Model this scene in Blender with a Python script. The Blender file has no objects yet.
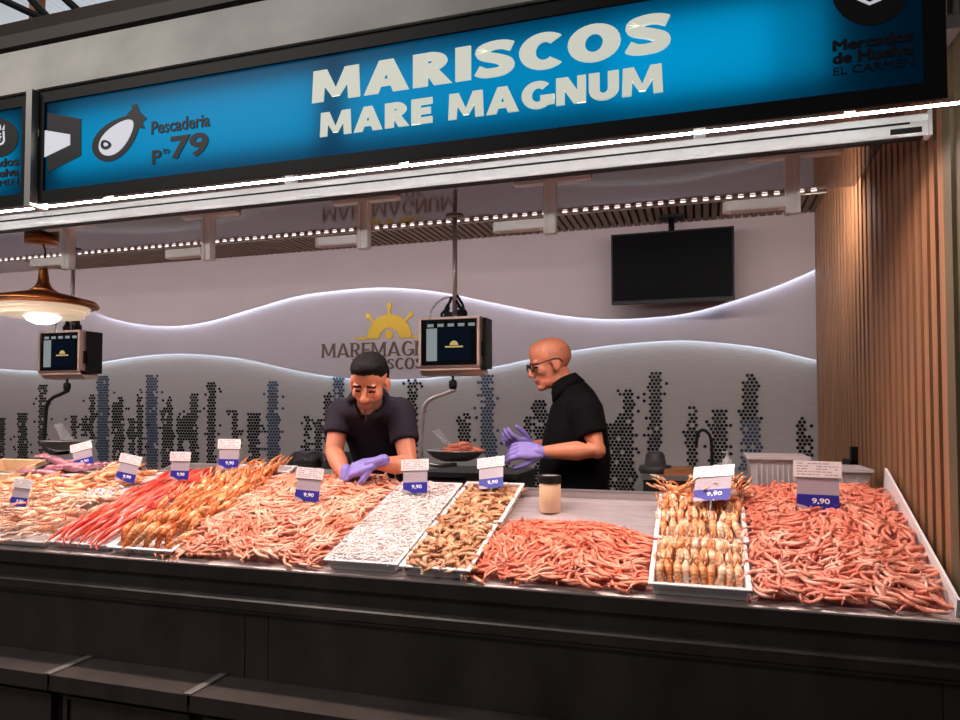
import bpy, math, random
import numpy as np
from mathutils import Vector, Matrix, Euler
random.seed(7); RNG = np.random.default_rng(11)
PI = math.pi
sc = bpy.context.scene
COL = sc.collection

# ------------------------------------------------------------------ camera
F_PX, YAW, PITCH, HOR, EYE = 705.0, math.radians(17.5), math.radians(1.9), 412.0, 1.50
PY0 = HOR - F_PX * math.tan(PITCH)
cam_d = bpy.data.cameras.new('camera'); cam = bpy.data.objects.new('camera', cam_d); COL.objects.link(cam)
cam_d.sensor_fit = 'HORIZONTAL'; cam_d.sensor_width = 36.0
cam_d.lens = F_PX / 960.0 * 36.0
cam_d.shift_y = (PY0 - 360.0) / 960.0
cam_d.clip_start = 0.05; cam_d.clip_end = 200
cam.location = (0, 0, EYE)
cam.rotation_euler = (math.radians(90) + PITCH, 0, YAW)
sc.camera = cam
_fw = np.array([-math.sin(YAW) * math.cos(PITCH), math.cos(YAW) * math.cos(PITCH), math.sin(PITCH)])
_rt = np.array([math.cos(YAW), math.sin(YAW), 0.0]); _up = np.cross(_rt, _fw)

# ------------------------------------------------------------------ colour management, world, lights
sc.view_settings.view_transform = 'Standard'; sc.view_settings.look = 'None'
sc.view_settings.gamma = 1.0; sc.view_settings.use_curve_mapping = False
sc.view_settings.exposure = 0.0
sc.cycles.use_denoising = True
sc.cycles.max_bounces = 8
sc.cycles.sample_clamp_indirect = 6.0
world = bpy.data.worlds.new('world'); sc.world = world; world.use_nodes = True
wb = world.node_tree.nodes['Background']; wb.inputs[0].default_value = (0.80, 0.86, 1.0, 1); wb.inputs[1].default_value = 0.035

def area(name, loc, rot, sx, sy, power, color=(1, 1, 1), spread=180, shape='RECTANGLE'):
    d = bpy.data.lights.new(name, 'AREA'); d.shape = shape; d.size = sx; d.size_y = sy; d.energy = power; d.color = color
    d.spread = math.radians(spread)
    o = bpy.data.objects.new(name, d); COL.objects.link(o); o.location = loc; o.rotation_euler = rot
    return o
PINK = (1.0, 0.80, 0.74); WARMW = (1.0, 0.93, 0.86); COOL = (0.86, 0.93, 1.0)
# LED batten under the awning cassette that lights the seafood
area('batten_light', (-1.48, 2.535, 2.345), (math.radians(-6), 0, 0), 4.05, 0.05, 56, PINK, 160)
area('batten_light_far', (-4.7, 2.54, 2.345), (math.radians(-4), 0, 0), 2.3, 0.05, 34, PINK, 150)
# the LED strip at the rear edge of the ceiling washes the tiled wall and the recess above it
area('led_wash', (-3.7, 3.735, 2.552), (math.radians(62), 0, 0), 8.6, 0.02, 34, (1.0, 0.90, 0.90), 180)
area('led_wash_up', (-3.7, 3.735, 2.60), (math.radians(120), 0, 0), 8.6, 0.02, 12, (1.0, 0.90, 0.88), 180)
area('led_wash_end', (0.45, 3.74, 2.56), (0, math.radians(-62), math.radians(35)), 0.3, 0.02, 5, (1.0, 0.88, 0.80), 180)
# daylight above the translucent market roof, and an unseen fill light added over the hall to brighten the canopy
area('roof_daylight', (-9.0, 9.0, 7.4), (0, 0, 0), 12, 9, 420, (0.95, 0.98, 1.0))
area('hall_fill', (-4.4, -1.4, 5.4), (math.radians(40), math.radians(-10), 0), 3, 1.5, 135, (1.0, 0.96, 0.92))

# ------------------------------------------------------------------ helpers
def srgb(r, g, b):
    f = lambda c: (c / 255.0) / 12.92 if c / 255.0 <= 0.04045 else (((c / 255.0) + 0.055) / 1.055) ** 2.4
    return (f(r), f(g), f(b), 1.0)

def _ray(px, py): return _fw + _rt * (px - 480.0) / F_PX + _up * (PY0 - py) / F_PX
def atY(px, py, Y): d = _ray(px, py); return np.array([0, 0, EYE]) + d * (Y / d[1])
def atZ(px, py, Z): d = _ray(px, py); return np.array([0, 0, EYE]) + d * ((Z - EYE) / d[2])

def mat(name, col, rough=0.5, metal=0.0, var=0.0, scale=20.0, bump=0.0, emit=None, es=0.0, spec=0.5, objvar=0.0, trans=0.0, coat=0.0,
        stretch=(1, 1, 1), ior=1.5, sss=0.0, alpha=1.0):
    m = bpy.data.materials.new(name); m.use_nodes = True; nt = m.node_tree; b = nt.nodes['Principled BSDF']
    b.inputs['Base Color'].default_value = col; b.inputs['Roughness'].default_value = rough; b.inputs['Metallic'].default_value = metal
    b.inputs['Specular IOR Level'].default_value = spec; b.inputs['IOR'].default_value = ior
    b.inputs['Transmission Weight'].default_value = trans; b.inputs['Coat Weight'].default_value = coat; b.inputs['Alpha'].default_value = alpha
    if sss:
        b.inputs['Subsurface Weight'].default_value = sss; b.inputs['Subsurface Radius'].default_value = (1, .35, .2); b.inputs['Subsurface Scale'].default_value = 0.006
    if emit is not None:
        b.inputs['Emission Color'].default_value = emit; b.inputs['Emission Strength'].default_value = es
    if var or bump:
        tc = nt.nodes.new('ShaderNodeTexCoord'); mp = nt.nodes.new('ShaderNodeMapping'); mp.inputs['Scale'].default_value = stretch
        nz = nt.nodes.new('ShaderNodeTexNoise'); nz.inputs['Scale'].default_value = scale; nz.inputs['Detail'].default_value = 5
        nt.links.new(tc.outputs['Object'], mp.inputs[0]); nt.links.new(mp.outputs[0], nz.inputs['Vector'])
        if var:
            rm = nt.nodes.new('ShaderNodeMapRange'); rm.inputs[1].default_value = 0.3; rm.inputs[2].default_value = 0.7
            rm.inputs[3].default_value = 1 - var; rm.inputs[4].default_value = 1 + var
            nt.links.new(nz.outputs[0], rm.inputs[0])
            mx = nt.nodes.new('ShaderNodeVectorMath'); mx.operation = 'SCALE'; mx.inputs[0].default_value = col[:3]
            nt.links.new(rm.outputs[0], mx.inputs['Scale']); nt.links.new(mx.outputs[0], b.inputs['Base Color'])
        if bump:
            bp = nt.nodes.new('ShaderNodeBump'); bp.inputs['Strength'].default_value = bump; bp.inputs['Distance'].default_value = 0.01
            nt.links.new(nz.outputs[0], bp.inputs['Height']); nt.links.new(bp.outputs[0], b.inputs['Normal'])
    return m

def flesh(name, c1, c2, c3, scale=14.0, rough=0.3, coat=0.3):
    """wet shellfish: the colour wanders between three tones from place to place and from animal to animal"""
    m = bpy.data.materials.new(name); m.use_nodes = True; nt = m.node_tree; b = nt.nodes['Principled BSDF']
    g = nt.nodes.new('ShaderNodeNewGeometry'); oi = nt.nodes.new('ShaderNodeObjectInfo')
    nz = nt.nodes.new('ShaderNodeTexNoise'); nz.inputs['Scale'].default_value = scale; nz.inputs['Detail'].default_value = 3
    nt.links.new(g.outputs['Position'], nz.inputs['Vector'])
    ad = nt.nodes.new('ShaderNodeMath'); ad.operation = 'MULTIPLY_ADD'; ad.inputs[1].default_value = 0.35; 
    nt.links.new(oi.outputs['Random'], ad.inputs[0]); nt.links.new(nz.outputs[0], ad.inputs[2])
    cr = nt.nodes.new('ShaderNodeValToRGB'); e = cr.color_ramp.elements
    e[0].position = 0.42; e[0].color = c1; e[1].position = 0.92; e[1].color = c3
    k = e.new(0.66); k.color = c2
    nt.links.new(ad.outputs[0], cr.inputs[0]); nt.links.new(cr.outputs[0], b.inputs['Base Color'])
    b.inputs['Roughness'].default_value = rough; b.inputs['Coat Weight'].default_value = coat; b.inputs['Coat Roughness'].default_value = 0.15
    return m

def lamp_mat(name, col, es):
    m = bpy.data.materials.new(name); m.use_nodes = True; nt = m.node_tree; nt.nodes.clear()
    o = nt.nodes.new('ShaderNodeOutputMaterial'); e = nt.nodes.new('ShaderNodeEmission')
    e.inputs[0].default_value = col; e.inputs[1].default_value = es; nt.links.new(e.outputs[0], o.inputs[0]); return m

class MB:
    """collects shapes in world (or local) coordinates, then links them as one mesh"""
    def __init__(self): self.v = []; self.f = []; self.m = []; self.s = []
    def add(self, V, F, mi=0, smooth=False):
        n = len(self.v); self.v += [tuple(map(float, p)) for p in V]
        for f in F: self.f.append(tuple(i + n for i in f)); self.m.append(mi); self.s.append(smooth)
        return self
    def box(self, lo, hi, mi=0, M=None):
        (a, b, c), (d, e, g) = lo, hi
        V = [(a, b, c), (d, b, c), (d, e, c), (a, e, c), (a, b, g), (d, b, g), (d, e, g), (a, e, g)]
        if M is not None: V = [tuple(M @ Vector(p)) for p in V]
        return self.add(V, [(0, 3, 2, 1), (4, 5, 6, 7), (0, 1, 5, 4), (1, 2, 6, 5), (2, 3, 7, 6), (3, 0, 4, 7)], mi)
    def prism(self, poly, axis, a, b, mi=0):
        """poly in the two other axes (cyclic order), from a to b along axis"""
        n = len(poly)
        def P(p, w): return {'x': (w, p[0], p[1]), 'y': (p[0], w, p[1]), 'z': (p[0], p[1], w)}[axis]
        V = [P(p, a) for p in poly] + [P(p, b) for p in poly]
        F = [tuple(range(n))[::-1], tuple(range(n, 2 * n))] + [(i, (i + 1) % n, n + (i + 1) % n, n + i) for i in range(n)]
        return self.add(V, F, mi)
    def tube(self, pts, r, n=10, mi=0, caps=True, smooth=True, flat=(1, 1)):
        V, F = tube(pts, r, n, caps, flat); return self.add(V, F, mi, smooth)
    def lathe(self, prof, c, n=32, mi=0, smooth=True):
        V = []; F = []
        for (r, z) in prof:
            for k in range(n): a = 2 * PI * k / n; V.append((c[0] + r * math.cos(a), c[1] + r * math.sin(a), c[2] + z))
        for i in range(len(prof) - 1):
            for k in range(n): F.append((i * n + k, i * n + (k + 1) % n, (i + 1) * n + (k + 1) % n, (i + 1) * n + k))
        if prof[0][0] > 1e-5: F.append(tuple(range(n))[::-1])
        if prof[-1][0] > 1e-5: F.append(tuple((len(prof) - 1) * n + k for k in range(n)))
        return self.add(V, F, mi, smooth)
    def ell(self, c, r, M=None, n=12, mi=0):
        V, F = ellipsoid(c, r, M, n); return self.add(V, F, mi, True)
    def xform(self, M): self.v = [tuple(M @ Vector(p)) for p in self.v]; return self
    def data(self, name, mats, off=(0, 0, 0)):
        me = bpy.data.meshes.new(name); me.from_pydata([(p[0] - off[0], p[1] - off[1], p[2] - off[2]) for p in self.v], [], self.f)
        for m in (mats if isinstance(mats, (list, tuple)) else [mats]): me.materials.append(m)
        me.polygons.foreach_set('material_index', self.m); me.polygons.foreach_set('use_smooth', self.s); me.update(); return me
    def build(self, name, mats, parent=None, local=False):
        off = (0, 0, 0)
        if parent is not None and not local: off = wloc(parent)
        o = bpy.data.objects.new(name, self.data(name, mats, off)); COL.objects.link(o)
        if parent is not None: o.parent = parent
        return o

def wloc(o):
    p = Vector((0, 0, 0))
    while o is not None: p = p + o.location; o = o.parent
    return p

def tube(pts, r, n=10, caps=True, flat=(1, 1)):
    P = [np.array(p, float) for p in pts]; m = len(P); r = list(r) if isinstance(r, (list, tuple, np.ndarray)) else [r] * m
    T = []
    for i in range(m):
        d = P[min(i + 1, m - 1)] - P[max(i - 1, 0)]; T.append(d / (np.linalg.norm(d) + 1e-12))
    u = np.cross(T[0], (0, 0, 1.0)); 
    if np.linalg.norm(u) < 1e-3: u = np.cross(T[0], (0, 1.0, 0))
    u /= np.linalg.norm(u); V = []; F = []
    for i in range(m):
        u = u - T[i] * (u @ T[i]); u /= np.linalg.norm(u); w = np.cross(T[i], u)
        for k in range(n):
            a = 2 * PI * k / n; V.append(P[i] + r[i] * (u * math.cos(a) * flat[0] + w * math.sin(a) * flat[1]))
    for i in range(m - 1):
        for k in range(n): F.append((i * n + k, i * n + (k + 1) % n, (i + 1) * n + (k + 1) % n, (i + 1) * n + k))
    if caps: F.append(tuple(range(n))[::-1]); F.append(tuple((m - 1) * n + k for k in range(n)))
    return V, F

def ellipsoid(c, r, M=None, n=12):
    V = []; F = []; h = max(4, n // 2)
    for i in range(h + 1):
        t = PI * i / h
        for k in range(n):
            a = 2 * PI * k / n; p = Vector((r[0] * math.sin(t) * math.cos(a), r[1] * math.sin(t) * math.sin(a), r[2] * math.cos(t)))
            if M is not None: p = M @ p
            V.append((c[0] + p[0], c[1] + p[1], c[2] + p[2]))
    for i in range(h):
        for k in range(n): F.append((i * n + k, (i + 1) * n + k, (i + 1) * n + (k + 1) % n, i * n + (k + 1) % n))
    return V, F

def tag(o, label=None, cat=None, group=None, kind=None):
    if label: o['label'] = label
    if cat: o['category'] = cat
    if group: o['group'] = group
    if kind: o['kind'] = kind
    return o
def thing(name, label, cat, loc=(0, 0, 0), group=None):
    o = bpy.data.objects.new(name, None); COL.objects.link(o); o.location = loc; o.empty_display_size = 0.05
    return tag(o, label, cat, group)
def struct(o): o['kind'] = 'structure'; return o
def copy_tree(o, parent=None):
    c = o.copy(); COL.objects.link(c)
    if parent is not None: c.parent = parent
    for ch in list(o.children): copy_tree(ch, c)
    return c

def text_geo(s, w, h, bold=0.0, extr=0.004, spacing=1.0, shear=0.0):
    """flat lettering in the x-y plane, scaled to w x h, lower left corner at the origin"""
    cu = bpy.data.curves.new('lettering', 'FONT'); cu.body = s; cu.size = 1.0; cu.offset = bold; cu.extrude = 0.5; cu.space_character = spacing
    cu.resolution_u = 4; cu.shear = shear
    o = bpy.data.objects.new('lettering', cu); COL.objects.link(o); dg = bpy.context.evaluated_depsgraph_get(); dg.update()
    me = bpy.data.meshes.new_from_object(o.evaluated_get(dg)); V = np.array([v.co[:] for v in me.vertices]); F = [tuple(p.vertices) for p in me.polygons]
    bpy.data.objects.remove(o); bpy.data.meshes.remove(me)
    lo = V.min(0); hi = V.max(0); V = (V - lo) / np.maximum(hi - lo, 1e-6) * np.array([w, h, extr]); return V, F
def wall_text(mb, s, x, z, w, h, y, bold=0.0, extr=0.004, spacing=1.0, mi=0, shear=0.0):
    """lettering on a wall that faces -Y, its back at y"""
    V, F = text_geo(s, w, h, bold, extr, spacing, shear)
    mb.add([(x + p[0], y - p[2], z + p[1]) for p in V], F, mi)

def bez(p, n=8):
    """smooth polyline through control points (Catmull-Rom)"""
    P = [np.array(q, float) for q in p]; P = [2 * P[0] - P[1]] + P + [2 * P[-1] - P[-2]]; out = []
    for i in range(1, len(P) - 2):
        for k in range(n):
            t = k / n; a, b, c, d = P[i - 1], P[i], P[i + 1], P[i + 2]
            out.append(0.5 * ((2 * b) + (-a + c) * t + (2 * a - 5 * b + 4 * c - d) * t * t + (-a + 3 * b - 3 * c + d) * t ** 3))
    out.append(P[-2]); return out

def glyph(ch, tv, th):
    """polygons of a capital, height 1, upright strokes tv wide, level strokes th; returns (polygons, width)"""
    R = []
    def ring(cx, cy, rx, ry, a0, a1, n=14):
        for k in range(n):
            p, q = math.radians(a0 + (a1 - a0) * k / n), math.radians(a0 + (a1 - a0) * (k + 1) / n)
            R.append([(cx + rx * math.cos(p), cy + ry * math.sin(p)), (cx + rx * math.cos(q), cy + ry * math.sin(q)), (cx + (rx - tv) * math.cos(q), cy + (ry - th) * math.sin(q)), (cx + (rx - tv) * math.cos(p), cy + (ry - th) * math.sin(p))])
    def rect(a, b, c, d): R.append([(a, b), (c, b), (c, d), (a, d)])
    if ch == 'M':
        w = 1.0 + tv; t2 = tv * .85
        R.append([(0, 0), (t2, 0), (tv, 1), (.04, 1)]); R.append([(w - t2, 0), (w, 0), (w - .04, 1), (w - tv, 1)])
        R.append([(.04, 1), (.04 + tv, 1), (w / 2 + tv * .28, .12), (w / 2 - tv * .28, .12)]); R.append([(w - .04 - tv, 1), (w - .04, 1), (w / 2 + tv * .28, .12), (w / 2 - tv * .28, .12)])
    elif ch == 'A':
        w = .85 + tv; R.append([(0, 0), (tv, 0), (w / 2 + tv * .35, 1), (w / 2 - tv * .5, 1)]); R.append([(w - tv * 1.1, 0), (w, 0), (w / 2 + tv * .5, 1), (w / 2 - tv * .35, 1)]); rect(w * .24, .2, w * .76, .2 + th * .85)
    elif ch == 'R':
        w = .62 + tv; rect(0, 0, tv, 1); rect(0, 1 - th, .42, 1); rect(0, .42, .42, .42 + th * .9); ring(.42, .71, .20 + tv * .75, .29, -90, 90); R.append([(.30, .46), (.34 + tv * .8, .5), (w + .02, 0), (w - tv * 1.15, 0)])
    elif ch == 'E': w = .48 + tv; rect(0, 0, tv, 1); rect(0, 0, w, th); rect(0, 1 - th, w, 1); rect(0, .5 - th / 2, w * .92, .5 + th / 2)
    elif ch == 'I': w = tv; rect(0, 0, tv, 1)
    elif ch == 'N': w = .68 + tv; rect(0, 0, tv * .8, 1); rect(w - tv * .8, 0, w, 1); R.append([(0, 1), (tv * 1.15, 1), (w, 0), (w - tv * 1.15, 0)])
    elif ch == 'U': w = .66 + tv; rect(0, .38, tv, 1); rect(w - tv, .38, w, 1); ring(w / 2, .38, w / 2, .40, 180, 360)
    elif ch in 'OCG':
        w = .78 + tv * 1.1; ring(w / 2, .5, w / 2, .52, 0 if ch == 'O' else 48, 360 if ch == 'O' else (312 if ch == 'C' else 330), 26)
        if ch == 'G': rect(w - tv, .10, w, .46); rect(w * .58, .46 - th * .8, w, .46)
        if ch != 'O': w *= .97 if ch == 'G' else .87
    elif ch == 'S':
        w = .60 + tv; c = [(.93, .80), (.72, .885), (.48, .90), (.26, .84), (.19, .72), (.29, .60), (.55, .50), (.76, .38), (.80, .25), (.68, .13), (.46, .10), (.24, .12), (.06, .21)]
        c = [(p[0], p[1]) for p in bez([(p[0] * w, p[1], 0) for p in c], 3)]; L_ = []; Rr = []
        for i in range(len(c)):
            a, b = c[max(0, i - 1)], c[min(len(c) - 1, i + 1)]; dx, dy = b[0] - a[0], b[1] - a[1]; l = math.hypot(dx, dy); nx, ny = -dy / l, dx / l; h = .5 * math.hypot(nx * tv * .95, ny * th)
            L_.append((c[i][0] + nx * h, c[i][1] + ny * h)); Rr.append((c[i][0] - nx * h, c[i][1] - ny * h))
        for i in range(len(c) - 1): R.append([L_[i], L_[i + 1], Rr[i + 1], Rr[i]])
    else: w = .42
    return R, w
def heavy_text(mb, s, x, z, w, h, y, tv=.34, th=.21, gap=.13, extr=.004, serif=0.0):
    P = []; adv = 0
    for ch in s:
        R, gw = glyph(ch, tv, th)
        if serif:
            feet = {'M': (tv * .4, gw - tv * .4), 'A': (tv * .4, gw - tv * .4), 'R': (tv / 2, gw - tv * .3), 'N': (tv * .4,), 'I': (tv / 2,), 'E': (tv / 2,)}.get(ch, ()); caps = {'M': (tv * .5, gw - tv * .5), 'R': (tv * .4,), 'N': (tv * .4, gw - tv * .4), 'U': (tv / 2, gw - tv / 2), 'I': (tv / 2,), 'E': (tv * .4,)}.get(ch, ())
            for f in feet: R.append([(f - serif, 0), (f + serif, 0), (f + serif, .06), (f - serif, .06)])
            for f in caps: R.append([(f - serif, .94), (f + serif, .94), (f + serif, 1), (f - serif, 1)])
        P += [[(p[0] + adv, p[1]) for p in r] for r in R]; adv += gw + gap
    k = w / (adv - gap)
    for r in P:
        q = [(x + p[0] * k, z + p[1] * h) for p in r]; A = sum(q[i][0] * q[(i + 1) % len(q)][1] - q[(i + 1) % len(q)][0] * q[i][1] for i in range(len(q)))
        mb.prism(q[::-1] if A > 0 else q, 'y', y, y - extr - 6e-5 * P.index(r))

# ------------------------------------------------------------------ materials
M = {}
M['steel'] = mat('brushed stainless steel', srgb(200, 194, 192), 0.32, 0.75, 0.12, 9, 0.05, stretch=(0.4, 8, 8))
M['steel_shaded'] = mat('shaded stainless steel front', srgb(92, 84, 80), 0.42, 0.75, 0.25, 5, 0.04, stretch=(1, 1, 0.4))  # darker copy of the steel: the front's shade is put into the colour
M['steel_top'] = mat('wet stainless counter top', srgb(206, 194, 196), 0.34, 0.45, 0.15, 12, 0.06, stretch=(0.6, 6, 6))
M['canopy'] = mat('galvanised canopy sheet', srgb(214, 208, 202), 0.5, 0.15, 0.22, 3, 0.1)
M['black_frame'] = mat('black sign frame', srgb(15, 14, 14), 0.55, spec=0.3)
M['white_alu'] = mat('white powder coated aluminium', srgb(244, 246, 246), 0.35)
M['grey_alu'] = mat('satin aluminium profile', srgb(205, 200, 192), 0.35, 0.35)
M['black'] = mat('black plastic', srgb(14, 14, 15), 0.5, spec=0.3)
M['rubber'] = mat('black rubber gap', srgb(10, 10, 10), 0.7)
M['mauve'] = mat('mauve painted wall panel', srgb(186, 170, 172), 0.55, var=0.03, scale=3)
M['mauve_mid'] = mat('pale mauve wall panel', srgb(180, 170, 178), 0.55, var=0.03, scale=3)
M['mosaic'] = mat('pale small tile mosaic', srgb(168, 162, 160), 0.4, var=0.08, scale=60, bump=0.15, stretch=(0.15, 1, 3))
M['tile_black'] = mat('black hexagon tile', srgb(26, 27, 32), 0.25)
M['tile_blue'] = mat('blue hexagon tile', srgb(40, 66, 90), 0.3)
M['soffit'] = mat('glossy mauve ceiling panel', srgb(120, 104, 104), 0.06, 0.25, ior=2.0, spec=0.8)
M['slat_dark'] = mat('dark wood ceiling slat', srgb(122, 98, 80), 0.55, var=0.2, scale=8)
M['slat_back'] = mat('dark felt behind the slats', srgb(26, 20, 18), 0.9)
M['slat'] = mat('oak veneer slat', srgb(148, 104, 72), 0.5, var=0.3, scale=16, stretch=(6, 6, 0.15), bump=0.03)
M['pillar'] = mat('olive painted pillar', srgb(92, 80, 58), 0.6, var=0.1, scale=4)
M['gold'] = mat('gold wall emblem', srgb(196, 158, 30), 0.4, 0.3)
M['brown'] = mat('brown wall lettering', srgb(92, 66, 44), 0.5)
M['tv_glass'] = mat('black television glass', srgb(6, 6, 7), 0.5, spec=0.05)
M['copper'] = mat('brushed copper lamp shade', srgb(200, 130, 80), 0.28, 1.0, 0.1, 6)
M['opal'] = mat('opal glass lit from within', srgb(240, 225, 205), 0.3, emit=srgb(255, 226, 190), es=0.42)
M['bulb'] = lamp_mat('lamp globe', srgb(255, 250, 240), 4.0)
M['tray'] = mat('white plastic tray', srgb(236, 232, 232), 0.35)
M['clear'] = mat('clear plastic', srgb(225, 225, 225), 0.12, trans=0.75, ior=1.3)
M['card'] = mat('white printed card', srgb(240, 230, 230), 0.6, var=0.03, scale=90)
M['card_print'] = mat('fine grey print', srgb(182, 150, 160), 0.6)
M['holder'] = mat('grey tag holder', srgb(178, 166, 176), 0.35, var=0.08, scale=70)
M['tag_blue'] = mat('blue price strip', srgb(48, 44, 150), 0.4)
M['white'] = mat('white print', srgb(245, 245, 250), 0.5)
M['floor'] = mat('dark wet market floor', srgb(70, 64, 60), 0.4, var=0.2, scale=3)
M['skin'] = mat('skin', srgb(212, 134, 102), 0.5, sss=0.15, var=0.05, scale=30)
M['skin_red'] = mat('lips', srgb(160, 84, 74), 0.5)
M['stubble'] = mat('skin under short stubble', srgb(120, 82, 68), 0.6, var=0.12, scale=160)
M['hair'] = mat('near black hair', srgb(12, 10, 10), 0.8, spec=0.2, var=0.3, scale=90, bump=0.4)
M['hair_grey'] = mat('shaved grey hair', srgb(194, 122, 94), 0.6, var=0.12, scale=160)
M['eye'] = mat('dark eye', srgb(28, 20, 18), 0.2)
M['polo'] = mat('dark slate polo shirt', srgb(44, 40, 50), 0.9, spec=0.2, var=0.1, scale=14, bump=0.15)
M['tee'] = mat('black shirt', srgb(8, 8, 11), 0.9, spec=0.15, var=0.1, scale=14, bump=0.1)
M['apron'] = mat('black apron', srgb(20, 18, 22), 0.8)
M['glove'] = mat('lilac nitrile glove', srgb(138, 122, 196), 0.4, var=0.06, scale=40, bump=0.12)
M['trouser'] = mat('dark trousers', srgb(28, 28, 34), 0.85)
M['shoe'] = mat('white clogs', srgb(190, 190, 188), 0.5)

# ------------------------------------------------------------------ setting
XR, XB, YW, ZS, YLED = 0.70, 0.725, 5.20, 2.57, 3.69       # slat wall, its deeper half, tiled wall, soffit height, LED edge
XL = -8.2
struct(MB().box((XL - 0.2, -3, -0.1), (3.0, YW + 0.2, 0.0)).build('floor', M['floor']))
struct(MB().box((XL, 3.0, 0.0), (XB, YW, 0.14)).build('floor_platform', M['floor']))
# tiled wall with its two raised, wave-edged panels
W1 = [(-8.0, 2.36), (-7.2, 2.40), (-6.62, 2.48), (-6.05, 2.545), (-5.5, 2.50), (-5.25, 2.385), (-4.86, 2.295), (-4.46, 2.262), (-4.1, 2.29), (-3.728, 2.366), (-3.235, 2.465), (-2.8, 2.497), (-2.404, 2.496),
      (-1.972, 2.441), (-1.558, 2.343), (-1.1, 2.235), (-0.713, 2.177), (-0.35, 2.17), (-0.009, 2.206), (0.452, 2.339), (0.74, 2.455)]
W2 = [(-8.0, 1.95), (-7.2, 1.96), (-6.6, 1.924), (-6.09, 1.895), (-5.7, 1.915), (-5.3, 1.965), (-4.85, 2.008), (-4.456, 2.019), (-4.1, 1.998), (-3.723, 1.949), (-3.229, 1.845), (-2.85, 1.785), (-2.489, 1.759),
      (-1.97, 1.776), (-1.479, 1.853), (-1.1, 1.925), (-0.714, 1.978), (-0.4, 2.0), (-0.079, 2.003), (0.383, 1.941), (0.74, 1.845)]
w1 = [(p[0], p[1]) for p in bez(W1, 6)]; w2 = [(p[0], p[1]) for p in bez(W2, 6)]
ZT = 3.0
wb_ = MB().box((XL, YW, -0.1), (1.2, YW + 0.15, ZT + 0.3))
wall_back = struct(wb_.build('wall_back', M['mosaic']))
def wave_panel(name, lower, top_z, y_front, y_back, m):
    mb = MB(); n = len(lower)
    V = [(x, y_front, z) for x, z in lower] + [(x, y_front, top_z) for x, z in lower] + [(x, y_back, z) for x, z in lower] + [(x, y_back, top_z) for x, z in lower]
    F = []
    for i in range(n - 1):
        F += [(i, i + 1, n + i + 1, n + i), (2 * n + i + 1, 2 * n + i, 3 * n + i, 3 * n + i + 1), (i + 1, i, 2 * n + i, 2 * n + i + 1), (n + i, n + i + 1, 3 * n + i + 1, 3 * n + i)]
    F += [(0, n, 3 * n, 2 * n)]
    mb.add(V, F); return mb.build(name, m, wall_back)
wave_panel('wave_panel', w2, ZT, YW - 0.045, YW - 0.025, M['mauve_mid'])
wave_panel('wave_panel', w1, ZT, YW - 0.09, YW - 0.07, M['mauve'])
M['led_cool'] = lamp_mat('cool LED strip', srgb(222, 236, 255), 11.0)
M['led_cool2'] = lamp_mat('cool LED strip on the tiles', srgb(222, 238, 255), 10.0)
def led_ribbon(line, y0, y1, dz, m):
    mb = MB(); n = len(line)
    V = [(x, y0, z + dz) for x, z in line] + [(x, y1, z + dz) for x, z in line]
    V += [(x, y0, z + dz + 0.003) for x, z in line] + [(x, y1, z + dz + 0.003) for x, z in line]
    F = []
    for i in range(n - 1): F += [(i, n + i, n + i + 1, i + 1), (2 * n + i, 2 * n + i + 1, 3 * n + i + 1, 3 * n + i), (i, i + 1, 2 * n + i + 1, 2 * n + i), (n + i, 3 * n + i, 3 * n + i + 1, n + i + 1)]
    mb.add(V, F); return mb.build('led_strip', m, wall_back)
led_ribbon(w1, YW - 0.066, YW - 0.052, 0.006, M['led_cool'])
led_ribbon(w2, YW - 0.022, YW - 0.008, 0.006, M['led_cool2'])
# hexagon tiles set into the mosaic in seaweed-like columns: (px, top, bottom, width px, colour)
COLS = [(1, 418, 470, 6, 0), (23, 414, 470, 8, 0), (43, 386, 460, 6, 0), (74, 417, 437, 3, 0), (85, 419, 436, 4, 0), (92.5, 396, 440, 4, 0), (103, 377, 480, 9, 1), (118, 404, 480, 9, 0), (121, 397, 420, 3, 0),
        (132, 420, 480, 5, 0), (140.5, 395, 480, 4, 0), (152, 376, 480, 9, 1), (168, 412, 480, 10, 0), (170, 397, 420, 4, 0), (181, 421, 480, 5, 0), (187, 410, 440, 4, 0), (194, 394, 480, 6, 0), (212, 382, 480, 7, 0),
        (235, 410, 432, 3, 0), (237, 432, 445, 6, 0), (254, 415, 480, 9, 0), (273.5, 382, 430, 8, 1), (274, 430, 485, 11, 1), (307, 417, 450, 4, 0), (319, 420, 450, 5, 0), (328, 393, 440, 5, 0), (339, 377, 420, 8, 1),
        (413.5, 378, 470, 7, 0), (465, 415, 450, 10, 0), (487, 377, 435, 9, 1), (489, 435, 490, 12, 1), (505, 462, 495, 8, 0), (528, 418, 440, 5, 0), (628, 390, 440, 6, 0), (626, 415, 500, 12, 0), (612, 425, 500, 9, 0), (617, 450, 500, 22, 0),
        (655, 374, 460, 9, 0), (692, 424, 466, 7, 0), (693, 408, 428, 3, 0), (720, 412, 482, 13, 0), (749.5, 384, 420, 11, 0), (751, 374, 386, 4, 0), (751, 420, 485, 15, 1), (801, 420, 470, 6, 0), (814, 424, 470, 5, 0), (540, 400, 500, 10, 0), (570, 410, 500, 9, 0)]
PIT = 0.0285
cells = {}
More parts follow.
